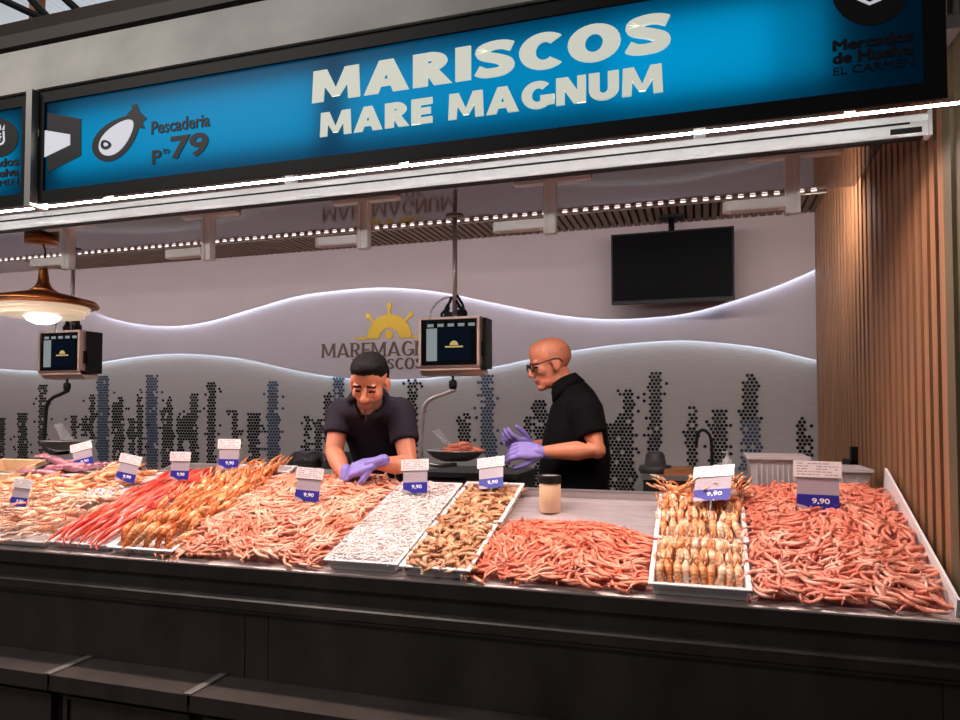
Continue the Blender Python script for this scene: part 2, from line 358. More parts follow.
for (px, t, b, w, c) in COLS:
    for y in np.arange(t, b + 1, 1.0):
        for x in np.arange(px - w / 2, px + w / 2 + .01, 1.5):
            p = atY(x, y, YW); r = int(round(p[2] / (PIT * 0.866))); q = int(round(p[0] / PIT - 0.5 * (r % 2)))
            if (q, r) not in cells: cells[(q, r)] = c
    for _ in range(int((b - t) * 0.10) + 1):
        p = atY(px + random.choice((-1, 1)) * (w / 2 + random.uniform(2, 7)), random.uniform(t, b), YW); r = int(round(p[2] / (PIT * 0.866))); q = int(round(p[0] / PIT - 0.5 * (r % 2)))
        cells.setdefault((q, r), c)
hx = MB(); low = MB()
for (q, r), c in cells.items():
    if random.random() < 0.05: continue
    x = (q + 0.5 * (r % 2)) * PIT; z = r * PIT * 0.866
    if z > 1.94 or x > XB - 0.02: continue
    n0 = len(hx.v); R = 0.0128
    hx.v += [(x + R * math.sin(PI / 3 * k), YW - 0.004, z + R * math.cos(PI / 3 * k)) for k in range(6)] + [(x + R * math.sin(PI / 3 * k), YW, z + R * math.cos(PI / 3 * k)) for k in range(6)]
    for f in [tuple(range(6))] + [(k, k + 6, (k + 1) % 6 + 6, (k + 1) % 6) for k in range(6)]:
        hx.f.append(tuple(i + n0 for i in f)); hx.m.append(c); hx.s.append(False)
hx.build('hexagon_tiles', [M['tile_black'], M['tile_blue']], wall_back)

# slatted side wall: a nearer and a slightly deeper half
def slats(mb, y0, y1, x, pitch, w, d, z0, z1):
    y = y0
    while y < y1:
        mb.box((x, y, z0), (x + d, y + w, z1), 0); y += pitch
sl = MB(); slats(sl, 2.43, 3.33, XR, 0.086, 0.050, 0.030, 0, ZS + 0.02); slats(sl, 3.43, YW - 0.1, XB, 0.086, 0.050, 0.030, 0, 2.95)
sl.box((XR + 0.030, 2.40, 0), (XR + 0.04, 3.40, ZS + 0.02), 1); sl.box((XR, 3.375, 0), (XB + 0.03, 3.402, 2.95), 0); sl.box((XB + 0.030, 3.40, 0), (XB + 0.2, YW, 2.97), 1)
sl.box((XR + 0.04, 2.40, 0), (XB + 0.2, 3.40, 2.97), 1)
struct(sl.build('wall_right', [M['slat'], M['slat_back']]))
pl = MB().box((XR, 2.36, 0), (1.6, 2.43, 3.2)).box((XR + 0.012, 2.30, 0), (1.6, 2.36, 3.2))
struct(pl.build('pillar', M['pillar']))
struct(MB().box((XL - 0.1, 2.4, 0), (XL, YW, 3.0)).build('wall_left', M['mauve']))
# glossy front soffit, recessed slat ceiling behind it
struct(MB().box((XL, 2.24, ZS), (XR + 0.0, YLED, ZS + 0.04)).box((XL, YLED - 0.02, ZS + 0.04), (XR, YLED, 2.96)).build('ceiling_soffit', M['soffit']))
cs = MB(); x = -5.7
while x < XB:
    cs.box((x, YLED, 2.83), (x + 0.034, YW - 0.05, 2.855), 0); x += 0.052
cs.box((-5.7, YLED, 2.855), (XB + 0.1, YW, 2.97), 1)
struct(cs.build('ceiling_slats', [M['slat_dark'], M['slat_back']]))
struct(MB().box((XL, YLED, 2.85), (-5.7, YW, 2.97)).build('ceiling_plain', M['mauve']))
# market hall roof far above
rf = MB(); x = -16.0
while x < 0.0:
    rf.add([(x, 3.5, 5.2), (x + 0.038, 3.5, 5.23), (x + 0.076, 3.5, 5.2), (x, 14, 5.9), (x + 0.038, 14, 5.93), (x + 0.076, 14, 5.9)], [(0, 1, 4, 3), (1, 2, 5, 4)]); x += 0.076
m = bpy.data.materials.new('translucent corrugated roofing'); m.use_nodes = True; nt = m.node_tree; nt.nodes.clear()
o_ = nt.nodes.new('ShaderNodeOutputMaterial'); t_ = nt.nodes.new('ShaderNodeBsdfTranslucent'); t_.inputs[0].default_value = (0.85, 0.88, 0.92, 1); nt.links.new(t_.outputs[0], o_.inputs[0])
struct(rf.build('ceiling_roof_sheet', m))
M['beam'] = mat('brown painted steel beam', srgb(70, 56, 48), 0.6); M['rust'] = mat('orange painted roof post', srgb(196, 128, 80), 0.6)
# roof beams seen over the canopy
def beam(name, pa, pb, Y, dep, m):
    a0, a1 = atY(*pa[0], Y), atY(*pa[1], Y); b0, b1 = atY(*pb[0], Y), atY(*pb[1], Y)
    mb = MB(); s = 1.0
    V = []
    for y in (Y, Y + dep): V += [(a0[0] - 1, y, a0[2]), (b0[0] + 1, y, a0[2]), (b0[0] + 1, y, a1[2]), (a0[0] - 1, y, a1[2])]
    mb.add(V, [(0, 1, 2, 3), (7, 6, 5, 4), (0, 4, 5, 1), (1, 5, 6, 2), (2, 6, 7, 3), (3, 7, 4, 0)])
    return struct(mb.build(name, m))
beam('beam_canopy', ((0, 49), (0, 37)), ((300, -15), (300, -30)), 2.35, 0.10, M['beam'])
beam('beam_roof', ((0, 38), (0, 25)), ((300, -40), (300, -55)), 3.6, 0.12, M['beam'])
rb = MB()
for (a, b, r) in (((-6, -4), (50, 22), 0.03), ((28, -4), (52, 22), 0.03), ((62, -4), (80, 12), 0.03)):
    p, q = atY(*a, 4.1), atY(*b, 4.1); q[2] = p[2] + (q[2] - p[2])
    rb.tube([p, q], r, 6, smooth=False)
struct(rb.build('beam_lattice', M['black']))
p, q = atY(32, -6, 4.3), atY(27, 24, 4.3)
struct(MB().box((p[0] - 0.03, 4.3, q[2]), (p[0] + 0.03, 4.4, p[2] + .2)).build('beam_post', M['rust']))

# ------------------------------------------------------------------ canopy and illuminated sign
YS = 2.10
sz0, sz1 = 2.322, 2.768                      # outer frame bottom and top
X0 = atY(38.5, 150, YS)[0]; X1 = 0.62
cn = MB(); cn.prism([(YS + 0.0, sz1 + 0.002), (YS - 0.012, sz1 + 0.004), (YS + 0.070, sz1 + 0.232), (YS + 0.080, sz1 + 0.232), (YS + 0.2, sz1 + 0.012)], 'x', XL, 1.6)
struct(cn.build('trim_canopy', M['canopy']))
dv = MB().box((X0 - 0.034, YS - 0.03, sz0 - 0.015), (X0 - 0.004, YS + 0.05, sz1)); struct(dv.build('trim_divider', M['grey_alu']))

def sign_panel_mat():
    m = bpy.data.materials.new('blue translucent sign film'); m.use_nodes = True; nt = m.node_tree; nt.nodes.clear()
    o = nt.nodes.new('ShaderNodeOutputMaterial'); t = nt.nodes.new('ShaderNodeBsdfTranslucent'); d = nt.nodes.new('ShaderNodeBsdfDiffuse'); g = nt.nodes.new('ShaderNodeBsdfGlossy')
    c = srgb(0, 124, 168)
    t.inputs[0].default_value = c; d.inputs[0].default_value = c; g.inputs['Roughness'].default_value = 0.3; g.inputs[0].default_value = (.9, .9, .9, 1)
    a = nt.nodes.new('ShaderNodeMixShader'); a.inputs[0].default_value = 0.08; nt.links.new(t.outputs[0], a.inputs[1]); nt.links.new(d.outputs[0], a.inputs[2])
    b = nt.nodes.new('ShaderNodeMixShader'); b.inputs[0].default_value = 0.008; nt.links.new(a.outputs[0], b.inputs[1]); nt.links.new(g.outputs[0], b.inputs[2])
    nt.links.new(b.outputs[0], o.inputs[0]); return m
M['film'] = sign_panel_mat()
M['letter'] = mat('backlit white sign lettering', srgb(225, 226, 215), 0.8, spec=0.0, emit=srgb(222, 224, 208), es=0.60)
M['emblem_white'] = mat('backlit pale emblem', srgb(225, 226, 230), 0.5, emit=srgb(224, 224, 236), es=0.5)
M['sign_dark'] = mat('dark sign vinyl', srgb(26, 25, 28), 0.5)
M['box_white'] = mat('white sign box inside', srgb(240, 240, 240), 0.8)

def sign_box(t, x0, x1):
    b = 0.047
    fr = MB()
    fr.box((x0, YS, sz0), (x1, YS + 0.012, sz0 + b)); fr.box((x0, YS, sz1 - b), (x1, YS + 0.012, sz1)); fr.box((x0, YS, sz0 + b), (x0 + b * 0.55, YS + 0.012, sz1 - b)); fr.box((x1 - b * 1.1, YS, sz0 + b), (x1, YS + 0.012, sz1 - b))
    fr.build('frame', M['black_frame'], t)
    px0, px1, pz0, pz1 = x0 + b * 0.5, x1 - b, sz0 + b - 0.003, sz1 - b + 0.003
    MB().add([(px0, YS + 0.010, pz0), (px1, YS + 0.010, pz0), (px1, YS + 0.010, pz1), (px0, YS + 0.010, pz1)], [(0, 1, 2, 3)]).build('panel', M['film'], t)
    hb = sz0 + 0.032; bk = MB(); bk.box((x0, YS + 0.070, hb), (x1, YS + 0.074, sz1)); bk.box((x0, YS + 0.012, hb), (x1, YS + 0.070, hb + 0.004)); bk.box((x0, YS + 0.012, sz1 - 0.005), (x1, YS + 0.070, sz1))
    bk.box((x0, YS + 0.012, hb), (x0 + 0.005, YS + 0.070, sz1)); bk.box((x1 - 0.005, YS + 0.012, hb), (x1, YS + 0.070, sz1))
    bk.build('housing', M['box_white'], t)
    return (px0 + px1) / 2
sign = thing('illuminated_sign', 'long blue backlit shop sign with big white lettering in a black frame', 'sign', (X0, YS, sz0))
sign_box(sign, X0, X1)
YF = YS + 0.0095
zf = lambda px, py: atY(px, py, YS)
def sign_text(name, s, bl, br_, hl, parent, bold, m, spacing=1.0, extr=0.004, shear=0.0):
    a = zf(*bl); b = zf(*br_); h = zf(*hl)[2] - a[2]
    mb = MB(); q = .0022 if 'M' in s or 'H' in s else 0
    if q and bold:
        for i_, (dx, dz) in enumerate(((-q, 0), (q, 0), (0, q * .6), (0, -q * .6))): wall_text(mb, s, a[0] + dx, a[2] + dz, b[0] - a[0], h, YF, 0, extr + 1e-4 * i_, spacing, 0, shear)
    else: wall_text(mb, s, a[0], a[2], b[0] - a[0], h, YF, bold, extr, spacing, 0, shear)
    return mb.build(name, m, parent)
for (s_, bl_, br_, hl_, tv_) in (('MARISCOS', (311, 102.5), (671, 47), (311, 71), .40), ('MARE MAGNUM', (319, 136.5), (663, 92.5), (319, 112.5), .37)):
    a = zf(*bl_); b = zf(*br_); mb = MB(); heavy_text(mb, s_, a[0], a[2], b[0] - a[0], zf(*hl_)[2] - a[2], YF, tv_, .25, .11); mb.build('lettering', M['letter'], sign)
sign_text('lettering', 'Pescadería'.replace('í', 'i'), (150, 134), (208.5, 125.5), (150, 121), sign, 0.016, M['sign_dark'], 1.0)
sign_text('lettering', '79', (169, 159.5), (207, 155.5), (169, 136), sign, 0.03, M['sign_dark'])
sign_text('lettering', 'P', (150.5, 164), (160, 162.6), (150.5, 150), sign, 0.03, M['sign_dark'])
sign_text('lettering', 'to', (161.5, 153.5), (168, 152.6), (161.5, 148), sign, 0.0, M['sign_dark'])
sign_text('lettering', 'Mercados', (834, 50), (914, 43), (834, 40), sign, 0.014, M['sign_dark'])
sign_text('lettering', 'de Huelva', (834, 63), (914, 55.5), (834, 52.5), sign, 0.014, M['sign_dark'])
sign_text('lettering', 'EL CARMEN', (834, 74.5), (915, 65.5), (834, 66.5), sign, 0.0, M['sign_dark'])
def poly(mb, pts, y=YF, d=0.003, mi=0):
    P = [zf(*p) for p in pts]; A = sum(P[i][0] * P[(i + 1) % len(P)][2] - P[(i + 1) % len(P)][0] * P[i][2] for i in range(len(P)))
    P = [(p[0], p[2]) for p in P]
    if A > 0: P = P[::-1]
    mb.prism(P, 'y', y, y - d, mi)
ar = MB(); poly(ar, [(46, 112), (79.5, 118), (79.5, 155), (46, 172)]); ar.build('emblem', M['sign_dark'], sign)
ar = MB(); poly(ar, [(38.8, 129), (69, 134), (69, 144.5), (38.8, 159)], YF - 0.003); ar.build('emblem', M['emblem_white'], sign)
# fish emblem
def fish_pts(c, a, b, ang, n=28, lens=0.8):
    out = []
    for k in range(n):
        t = 2 * PI * k / n; x = a * math.cos(t); y = b * math.sin(t) * (1 - 0.25 * math.cos(t) * 1.0)
        out.append((c[0] + x * math.cos(ang) - y * math.sin(ang), c[1] + x * math.sin(ang) + y * math.cos(ang)))
    return out
fa = math.radians(-44)
fb = MB(); poly(fb, fish_pts((115.5, 136.5), 29, 16.5, fa)); fb.build('emblem', M['sign_dark'], sign)
fb = MB(); poly(fb, [(125, 114), (131, 108), (130, 104.5), (135.5, 103), (138.5, 111), (145.5, 117.5), (141, 121.5), (143.5, 128), (136, 127), (131, 124)], YF - 0.0004, 0.003); fb.build('emblem', M['sign_dark'], sign)
fb = MB(); poly(fb, fish_pts((116, 136.5), 22.5, 11, math.radians(-47)), YF - 0.003); fb.build('emblem', M['emblem_white'], sign)
fb = MB(); poly(fb, fish_pts((105.5, 144.5), 5.2, 4.6, 0), YF - 0.006); fb.build('emblem', M['sign_dark'], sign)
fb = MB(); poly(fb, fish_pts((106, 144.5), 2.2, 1.9, 0), YF - 0.009, 0.002); fb.build('emblem', M['emblem_white'], sign)
# market crest, cut by the top of the picture
def crest(t, cx, cy, r):
    mb = MB(); poly(mb, [(cx + r * 1.05 * math.cos(2 * PI * k / 36), cy + r * math.sin(2 * PI * k / 36)) for k in range(36)]); mb.build('crest', M['sign_dark'], t)
    mb = MB(); s = r / 37
    out = [(-14, -12), (-15, 6), (-12, 12), (0, 17), (12, 12), (15, 6), (14, -12)]; inn = [(-11, -12), (-12, 5), (-9.5, 9.5), (0, 14), (9.5, 9.5), (12, 5), (11, -12)]
    for i in range(6):
        poly(mb, [(cx + s * out[i][0], cy + s * out[i][1]), (cx + s * out[i + 1][0], cy + s * out[i + 1][1]), (cx + s * inn[i + 1][0], cy + s * inn[i + 1][1]), (cx + s * inn[i][0], cy + s * inn[i][1])], YF - 0.003, 0.002)
    for (a, b, c, d) in ((-8, -8, -6, 6), (-8, 4, -1, 6), (-1.5, -8, 0.5, 6), (4, -6, 6, 6), (-8, -8, 8, -6), (2, -2, 9, 0)):
        poly(mb, [(cx + s * a, cy + s * b), (cx + s * c, cy + s * b), (cx + s * c, cy + s * d), (cx + s * a, cy + s * d)], YF - 0.003, 0.002)
    for k in (-12, -6, 0, 6, 12):
        poly(mb, [(cx + s * (k - 2), cy - s * 14), (cx + s * (k + 2), cy - s * 14), (cx + s * (k * 1.2), cy - s * 24)], YF - 0.003, 0.002)
    mb.build('crest_drawing', M['emblem_white'], t)
crest(sign, 870, -13, 37)
XE = X0 - 0.038
sign2 = thing('illuminated_sign', 'end of the neighbouring blue backlit sign beyond the grey divider, round black crest on it', 'sign', (XE - 3.0, YS, sz0))
sign_box(sign2, XE - 3.0, XE)
crest(sign2, -4.5, 137, 20)
sign_text('lettering', 'Mercados', (-32, 171), (16.5, 165), (-32, 163), sign2, 0.014, M['sign_dark'])
sign_text('lettering', 'de Huelva', (-32, 181), (16.5, 175), (-32, 173.5), sign2, 0.014, M['sign_dark'])
sign_text('lettering', 'EL CARMEN', (-32, 190), (16.5, 183), (-32, 184), sign2, 0.0, M['sign_dark'])
# fluorescent tubes inside the sign box: the last one at the pillar end is dead, a weak short light added to soften the falloff
for (xa, xb, pw) in ((-2.40, -1.25, 9.5), (-1.15, -0.30, 6.5), (-0.28, 0.20, 4.8), (0.20, 0.34, 0.8), (XE - 1.1, XE - 0.1, 8)):
    area('sign_tube', ((xa + xb) / 2, YS + 0.062, 2.545), (math.radians(-90), 0, 0), xb - xa, 0.24, pw * 0.122, (0.92, 0.98, 1.0))

# light tube slung under the sign
tb = thing('light_tube', 'thin bright light tube running along the underside of the sign', 'lamp', (-1.5, 2.2, 2.345))
M['tube'] = lamp_mat('white light tube', (1.0, 0.97, 0.94, 1), 64.0)
MB().tube([(XL + 0.5, 2.16, 2.327), (1.3, 2.16, 2.327)], 0.0036, 12).build('tube', M['tube'], tb)
tc_ = MB()
for x in (-6.5, -5.0, -3.6, -2.2, -0.95, 0.4): tc_.box((x - 0.012, 2.19, 2.357), (x + 0.012, 2.23, 2.40))
for i, x in enumerate((-3.6, -2.2, -0.95, 0.4)): MB().box((x - 0.012, 2.150, 2.333), (x + 0.012, 2.172, 2.354)).build('clip', M['white_alu'], tb)

# white awning cassette
YA = 2.48
aw = thing('awning_cassette', 'long white aluminium awning cassette with a dark groove, hung below the ceiling', 'awning', (-1.5, YA, 2.35))
ax1 = atY(928, 126, YA)[0]
mb = MB(); mb.prism([(YA, 2.362), (YA - 0.004, 2.372), (YA - 0.004, 2.398), (YA, 2.400), (YA, 2.405), (YA - 0.004, 2.407), (YA - 0.006, 2.425), (YA + 0.01, 2.433), (YA + 0.036, 2.433), (YA + 0.042, 2.42), (YA + 0.042, 2.362)], 'x', XL + 0.4, ax1)
mb.build('housing', M['white_alu'], aw)
MB().box((XL + 0.4, YA - 0.0035, 2.3995), (ax1 - 0.05, YA + 0.002, 2.4055)).build('groove', M['rubber'], aw)
MB().box((XL + 0.4, YA + 0.006, 2.355), (ax1 - 0.012, YA + 0.030, 2.362)).build('lower_bar', M['rubber'], aw)
MB().prism([(YA - 0.008, 2.358), (YA - 0.008, 2.436), (YA + 0.044, 2.436), (YA + 0.044, 2.358)], 'x', ax1, ax1 + 0.010).build('end_cap', M['white_alu'], aw)
MB().box((ax1 - 0.105, YA - 0.0062, 2.370), (ax1 - 0.018, YA - 0.002, 2.387)).build('badge', M['black'], aw)
for x in (-5.3, -3.4, -1.6, 0.0): MB().box((x - 0.02, YA + 0.0, 2.433), (x + 0.02, YA + 0.036, 2.568)).build('bracket', M['white_alu'], aw)

# disc lamps on aluminium hangers
led_line = thing('led_strip_light', 'dotted pinkish LED strip along the rear edge of the glossy ceiling', 'lamp', (-1.5, YLED, ZS))
M['led_dot'] = lamp_mat('pink white LED', (1.0, 0.80, 0.76, 1), 3.0)
mb = MB().box((XL + 0.3, YLED - 0.004, ZS - 0.016), (XR - 0.12, YLED + 0.020, ZS - 0.002)); mb.build('channel', M['grey_alu'], led_line)
mb = MB(); x = XL + 0.35
while x < XR - 0.14:
    mb.box((x, YLED - 0.0065, ZS - 0.0075), (x + 0.024, YLED - 0.004, ZS - 0.0030)); x += 0.055
mb.build('diode', M['led_dot'], led_line)['kind'] = 'stuff'
hang = [(-3.47, 3.13, 'above the copper pendant lamp'), (-2.541, 3.17, 'second along from the copper pendant lamp'), (-1.614, 3.18, 'in front of the mirrored wall lettering'),
        (-0.66, 3.17, 'between the hanging scale pole and the television'), (0.365, 3.15, 'nearest the slatted wood wall')]
M['lens'] = mat('unlit frosted lamp lens', srgb(206, 196, 190), 0.5)
for i, (x, y, where) in enumerate(hang):
    lab = 'grey lamp head on a short aluminium hanger, ' + where
    if i == 0:
        t = thing('hanger_lamp', lab, 'lamp', (x, y, ZS), 'hanger lamps along the glossy ceiling')
        MB().box((x - 0.17, y - 0.022, ZS - 0.016), (x + 0.19, y + 0.022, ZS)).build('mount_plate', M['white_alu'], t)
        mb = MB(); mb.box((x - 0.028, y - 0.022, ZS - 0.25), (x - 0.010, y + 0.022, ZS - 0.016)); mb.box((x - 0.010, y - 0.016, ZS - 0.25), (x + 0.008, y + 0.022, ZS - 0.016)); mb.box((x + 0.008, y - 0.022, ZS - 0.25), (x + 0.028, y + 0.022, ZS - 0.016))
        mb.build('hanger', M['white_alu'], t)
        pts = [(x - 0.245 + 0.03 * math.cos(q), y + 0.03 * math.sin(q)) for q in [PI / 2 + PI * k / 10 for k in range(11)]] + [(x - 0.028, y - 0.03), (x - 0.028, y + 0.03)]
        dd = MB().prism(pts, 'z', ZS - 0.224, ZS - 0.182).build('lamp_head', M['white_alu'], t)
        MB().box((x - 0.24, y - 0.018, ZS - 0.2262), (x - 0.05, y + 0.018, ZS - 0.224)).build('lens', M['lens'], dd)
        first_lamp = t
    else:
        t = copy_tree(first_lamp); t.location = (x, y, ZS); t['label'] = lab

# ------------------------------------------------------------------ copper pendant
pc = atY(43, 300, 3.26); px_, py_ = pc[0], 3.26
pd = thing('pendant_lamp', 'round copper pendant lamp with stepped opal glass, lit, over the pale crustaceans', 'lamp', (px_, py_, ZS))
zt = atY(43, 291, 3.26)[2] - 0.005
MB().lathe([(0.0, 0.02), (0.29, -0.055), (0.305, -0.07), (0.302, -0.085), (0.28, -0.092), (0.0, -0.092)], (px_, py_, zt), 48).lathe([(0.0, 0.16), (0.02, 0.16), (0.026, 0.12), (0.032, 0.06), (0.05, 0.025), (0.08, 0.004), (0.0, -0.02)], (px_, py_, zt), 24).build('lamp_shade', M['copper'], pd)
MB().lathe([(0.0, -0.09), (0.255, -0.09), (0.25, -0.118), (0.228, -0.118), (0.224, -0.150), (0.12, -0.152), (0.0, -0.152)], (px_, py_, zt), 48, smooth=False).build('glass_rings', M['opal'], pd)
MB().lathe([(0.0, -0.200), (0.04, -0.196), (0.08, -0.178), (0.10, -0.1525), (0.0, -0.1525)], (px_, py_, zt), 32).build('globe', M['bulb'], pd)
MB().lathe([(0.0, -0.05), (0.088, -0.05), (0.092, -0.045), (0.092, -0.004), (0.0, -0.004)], (px_ - .02, py_, ZS), 32).build('ceiling_cap', M['copper'], pd)
MB().tube([(px_, py_, zt + 0.155), (px_ + 0.012, py_, zt + .25), (px_ - 0.01, py_, ZS - 0.05)], 0.005, 8).build('cord', M['black'], pd)

# ------------------------------------------------------------------ hanging scales
def scale(x, y, label, arm_mat, z_m):
    """x, y: the pole; z_m: centre of the display"""
    t = thing('hanging_scale', label, 'scale', (x, y, ZS), 'hanging scales with displays')
    w, h, d = 0.172, 0.152, 0.15; yf = y - 0.10
    MB().tube([(x, y, ZS), (x, y, z_m + h + 0.02)], 0.013, 12).build('pole', M['steel'], t)
    MB().lathe([(0, 0.0), (0.05, 0.0), (0.05, -0.01), (0, -0.01)], (x, y, ZS)).build('pole_flange', M['steel'], t)
    mb = MB()
    mb.box((x - w, yf + 0.012, z_m - h + 0.02), (x + w, yf + d, z_m + h))
    for lo, hi in (((x - w, yf, z_m + h - 0.012), (x + w, yf + 0.012, z_m + h)), ((x - w, yf, z_m - h + 0.046), (x - w + 0.014, yf + 0.012, z_m + h - 0.012)), ((x + w - 0.014, yf, z_m - h + 0.046), (x + w, yf + 0.012, z_m + h - 0.012))): mb.box(lo, hi)
    mb.prism([(yf - 0.004, z_m - h + 0.044), (yf + 0.05, z_m - h - 0.004), (yf + d, z_m - h - 0.006), (yf + d, z_m - h + 0.02), (yf + 0.012, z_m - h + 0.048)], 'x', x - w, x + w)
    hs = mb.build('display_housing', M['scale_steel'], t)
    mb = MB().box((x + w, yf + 0.05, z_m - h + 0.03), (x + w + 0.022, yf + d + 0.01, z_m + h - 0.005)).box((x + w, yf + 0.03, z_m - 0.06), (x + w + 0.008, yf + 0.05, z_m + 0.02))
    mb.build('side_cover', M['black'], hs)
    mb = MB().box((x - w + 0.014, yf + 0.004, z_m - h + 0.044), (x + w - 0.014, yf + 0.0122, z_m + h - 0.012)); sc_ = mb.build('screen', M['screen'], t)
    MB().box((x - w + 0.045, yf + 0.002, z_m - h + 0.07), (x - w + 0.105, yf + 0.0045, z_m + h - 0.06)).build('button_column', M['screen_grey'], sc_)
    MB().box((x - w + 0.11, yf + 0.002, z_m - h + 0.07), (x + w - 0.045, yf + 0.0045, z_m + h - 0.06)).build('display_area', M['screen_blue'], sc_)
    g = MB(); cx, cz = x + 0.03, z_m + 0.0
    g.prism([(cx + 0.024 * math.cos(PI * k / 10), cz + 0.024 * math.sin(PI * k / 10)) for k in range(11)], 'y', yf + 0.0018, yf + 0.0008)
    g.box((cx - 0.05, yf + 0.0008, cz - 0.012), (cx + 0.05, yf + 0.0018, cz - 0.004)); g.build('screen_emblem', M['screen_gold'], sc_)
    for k in range(5): MB().box((x - w + 0.05 + k * 0.058, yf + 0.002, z_m + h - 0.052), (x - w + 0.085 + k * 0.058, yf + 0.0045, z_m + h - 0.036)).build('screen_button', M['screen_grey'], sc_)
    # bundle of cables and plugs on top
    c = MB(); 
    for (dx, hh) in ((-0.04, 0.10), (-0.055, 0.06), (0.03, 0.13), (0.04, 0.07), (-0.03, 0.12), (0.022, 0.1)):
        c.tube(bez([(x + dx, y + 0.02, z_m + h), (x + dx * 1.5, y + 0.01, z_m + h + hh * 0.5), (x + dx * 0.5, y - 0.012, z_m + h + hh)], 5), 0.008, 6)
    c.box((x + 0.018, y - 0.02, z_m + h), (x + 0.05, y + 0.03, z_m + h + 0.05)); c.box((x - 0.06, y - 0.01, z_m + h), (x - 0.02, y + 0.03, z_m + h + 0.04))
    c.build('cable_bundle', M['black'], t)
    MB().tube(bez([(x - 0.145, y, z_m + h), (x - 0.135, y, z_m + h + 0.06), (x - 0.07, y, z_m + h + 0.115), (x - 0.005, y, z_m + h + 0.12)], 6), 0.006, 6).build('white_cable', M['white_alu'], t)
    # swivel, crooked arm and pan
    zb = z_m - h - 0.006
    MB().tube([(x, y - 0.03, zb), (x, y - 0.03, zb - 0.03)], 0.008, 8).build('swivel_rod', M['black'], t)
    MB().lathe([(0, 0), (0.018, 0), (0.022, -0.01), (0.022, -0.035), (0.016, -0.05), (0, -0.05)], (x, y - 0.03, zb - 0.025)).build('swivel', M['black'], t)
    ya = y - 0.03; pz = zb - 0.40
    MB().tube(bez([(x + 0.012, ya, zb - 0.075), (x - 0.05, ya, zb - 0.098), (x - 0.125, ya, zb - 0.125), (x - 0.168, ya, zb - 0.175), (x - 0.180, ya, zb - 0.30), (x - 0.184, ya, pz + 0.0), (x - 0.172, ya, pz - 0.06), (x - 0.09, ya, pz - 0.085), (x + 0.02, ya, pz - 0.078)], 6), 0.012, 10).build('arm', arm_mat, t)
    prof = [(0.0, -0.062), (0.07, -0.058), (0.125, -0.038), (0.155, -0.006), (0.160, 0.0), (0.152, 0.0), (0.120, -0.030), (0.066, -0.050), (0.0, -0.053)]
    MB().lathe(prof, (x + 0.015, ya, pz), 40).build('pan', M['steel'], t)
    g = MB(); V = []
    g.add([(x - 0.10, ya + 0.06, pz + 0.11), (x - 0.13, ya + 0.02, pz + 0.10), (x - 0.02, ya - 0.02, pz + 0.005), (x + 0.0, ya + 0.06, pz + 0.0), (x - 0.102, ya + 0.062, pz + 0.112), (x - 0.132, ya + 0.022, pz + 0.102), (x - 0.022, ya - 0.018, pz + 0.007), (x - 0.002, ya + 0.062, pz + 0.002)],
          [(0, 1, 2, 3), (7, 6, 5, 4), (0, 4, 5, 1), (1, 5, 6, 2), (2, 6, 7, 3), (3, 7, 4, 0)]); g.build('clear_guard', M['clear'], t)
    return (x + 0.015, ya, pz)
M['scale_steel'] = mat('polished scale housing', srgb(222, 192, 178), 0.38, 0.65)  # pinkish base colour holds the reflection of the shrimps below
M['screen'] = mat('dark glossy screen', srgb(10, 10, 14), 0.12)
M['screen_grey'] = lamp_mat('lit grey screen column', srgb(150, 160, 160), 0.75); M['screen_blue'] = lamp_mat('dim blue screen', srgb(10, 16, 28), 1.0); M['screen_gold'] = lamp_mat('lit gold screen emblem', srgb(210, 180, 110), 0.8)
pc = atY(450, 345, 3.5); pan_a = scale(pc[0] - 0.012, 3.61, 'hanging shop scale with display, steel arm and a pan of prawns, between the two men', M['steel'], pc[2] + 0.0)
pc = atY(57, 354, 3.50); pan_b = scale(pc[0] + 0.0, 3.61, 'hanging shop scale behind the copper pendant lamp, with dark arm and empty pan', M['black'], pc[2])

# ------------------------------------------------------------------ television
ty = 4.85; a = atY(611, 236, ty); b = atY(735, 297, ty)
tv = thing('television', 'black wall-style television hanging from the slatted ceiling, switched off', 'television', ((a[0] + b[0]) / 2, ty, 2.83))
zc0, zc1 = 2.235, 2.715; xa, xb = a[0], b[0]
mb = MB().box((xa, ty, zc0), (xb, ty + 0.05, zc1)); mb.build('casing', M['black'], tv)
MB().box((xa + 0.012, ty - 0.003, zc0 + 0.02), (xb - 0.012, ty + 0.001, zc1 - 0.012)).build('screen', M['tv_glass'], tv)
xm = (xa + xb) / 2
MB().tube([(xm, ty + 0.09, 2.83), (xm, ty + 0.09, 2.5)], 0.02, 10).box((xm - 0.06, ty + 0.05, 2.42), (xm + 0.06, ty + 0.08, 2.62)).box((xm - 0.08, ty + 0.02, 2.815), (xm + 0.08, ty + 0.16, 2.83)).build('ceiling_bracket', M['black'], tv)

# ------------------------------------------------------------------ lettering and emblem on the wave panel
YP = YW - 0.045
emb = thing('wall_emblem', 'gold half ship wheel with brown serif lettering on the tiled wall', 'sign', (-2.4, YP, 1.95))
def serif_text(mb, s, x, z, w, h, y):
    V, F = text_geo(s, w, h, 0.008, 0.006, 1.06)
    mb.add([(x + p[0], y - p[2], z + p[1]) for p in V], F)
a = atY(322, 356.5, YP); b = atY(416, 354, YP); full = (b[0] - a[0]) * 10 / 7.15
mb = MB(); hgt = 0.115
heavy_text(mb, 'MAREMAGNUM', a[0], a[2] - 0.012, full, hgt, YP - .0005, .19, .10, .16, .006, .15)
mb.build('lettering', M['brown'], emb)
c = atY(424, 367, YP)
mb = MB(); e = atY(385, 367.5, YP)
heavy_text(mb, 'MARISCOS', e[0] - 0.29, e[2] - 0.015, 0.62, 0.088, YP - .0005, .19, .10, .16, .006, .15); mb.build('lettering', M['brown'], emb)
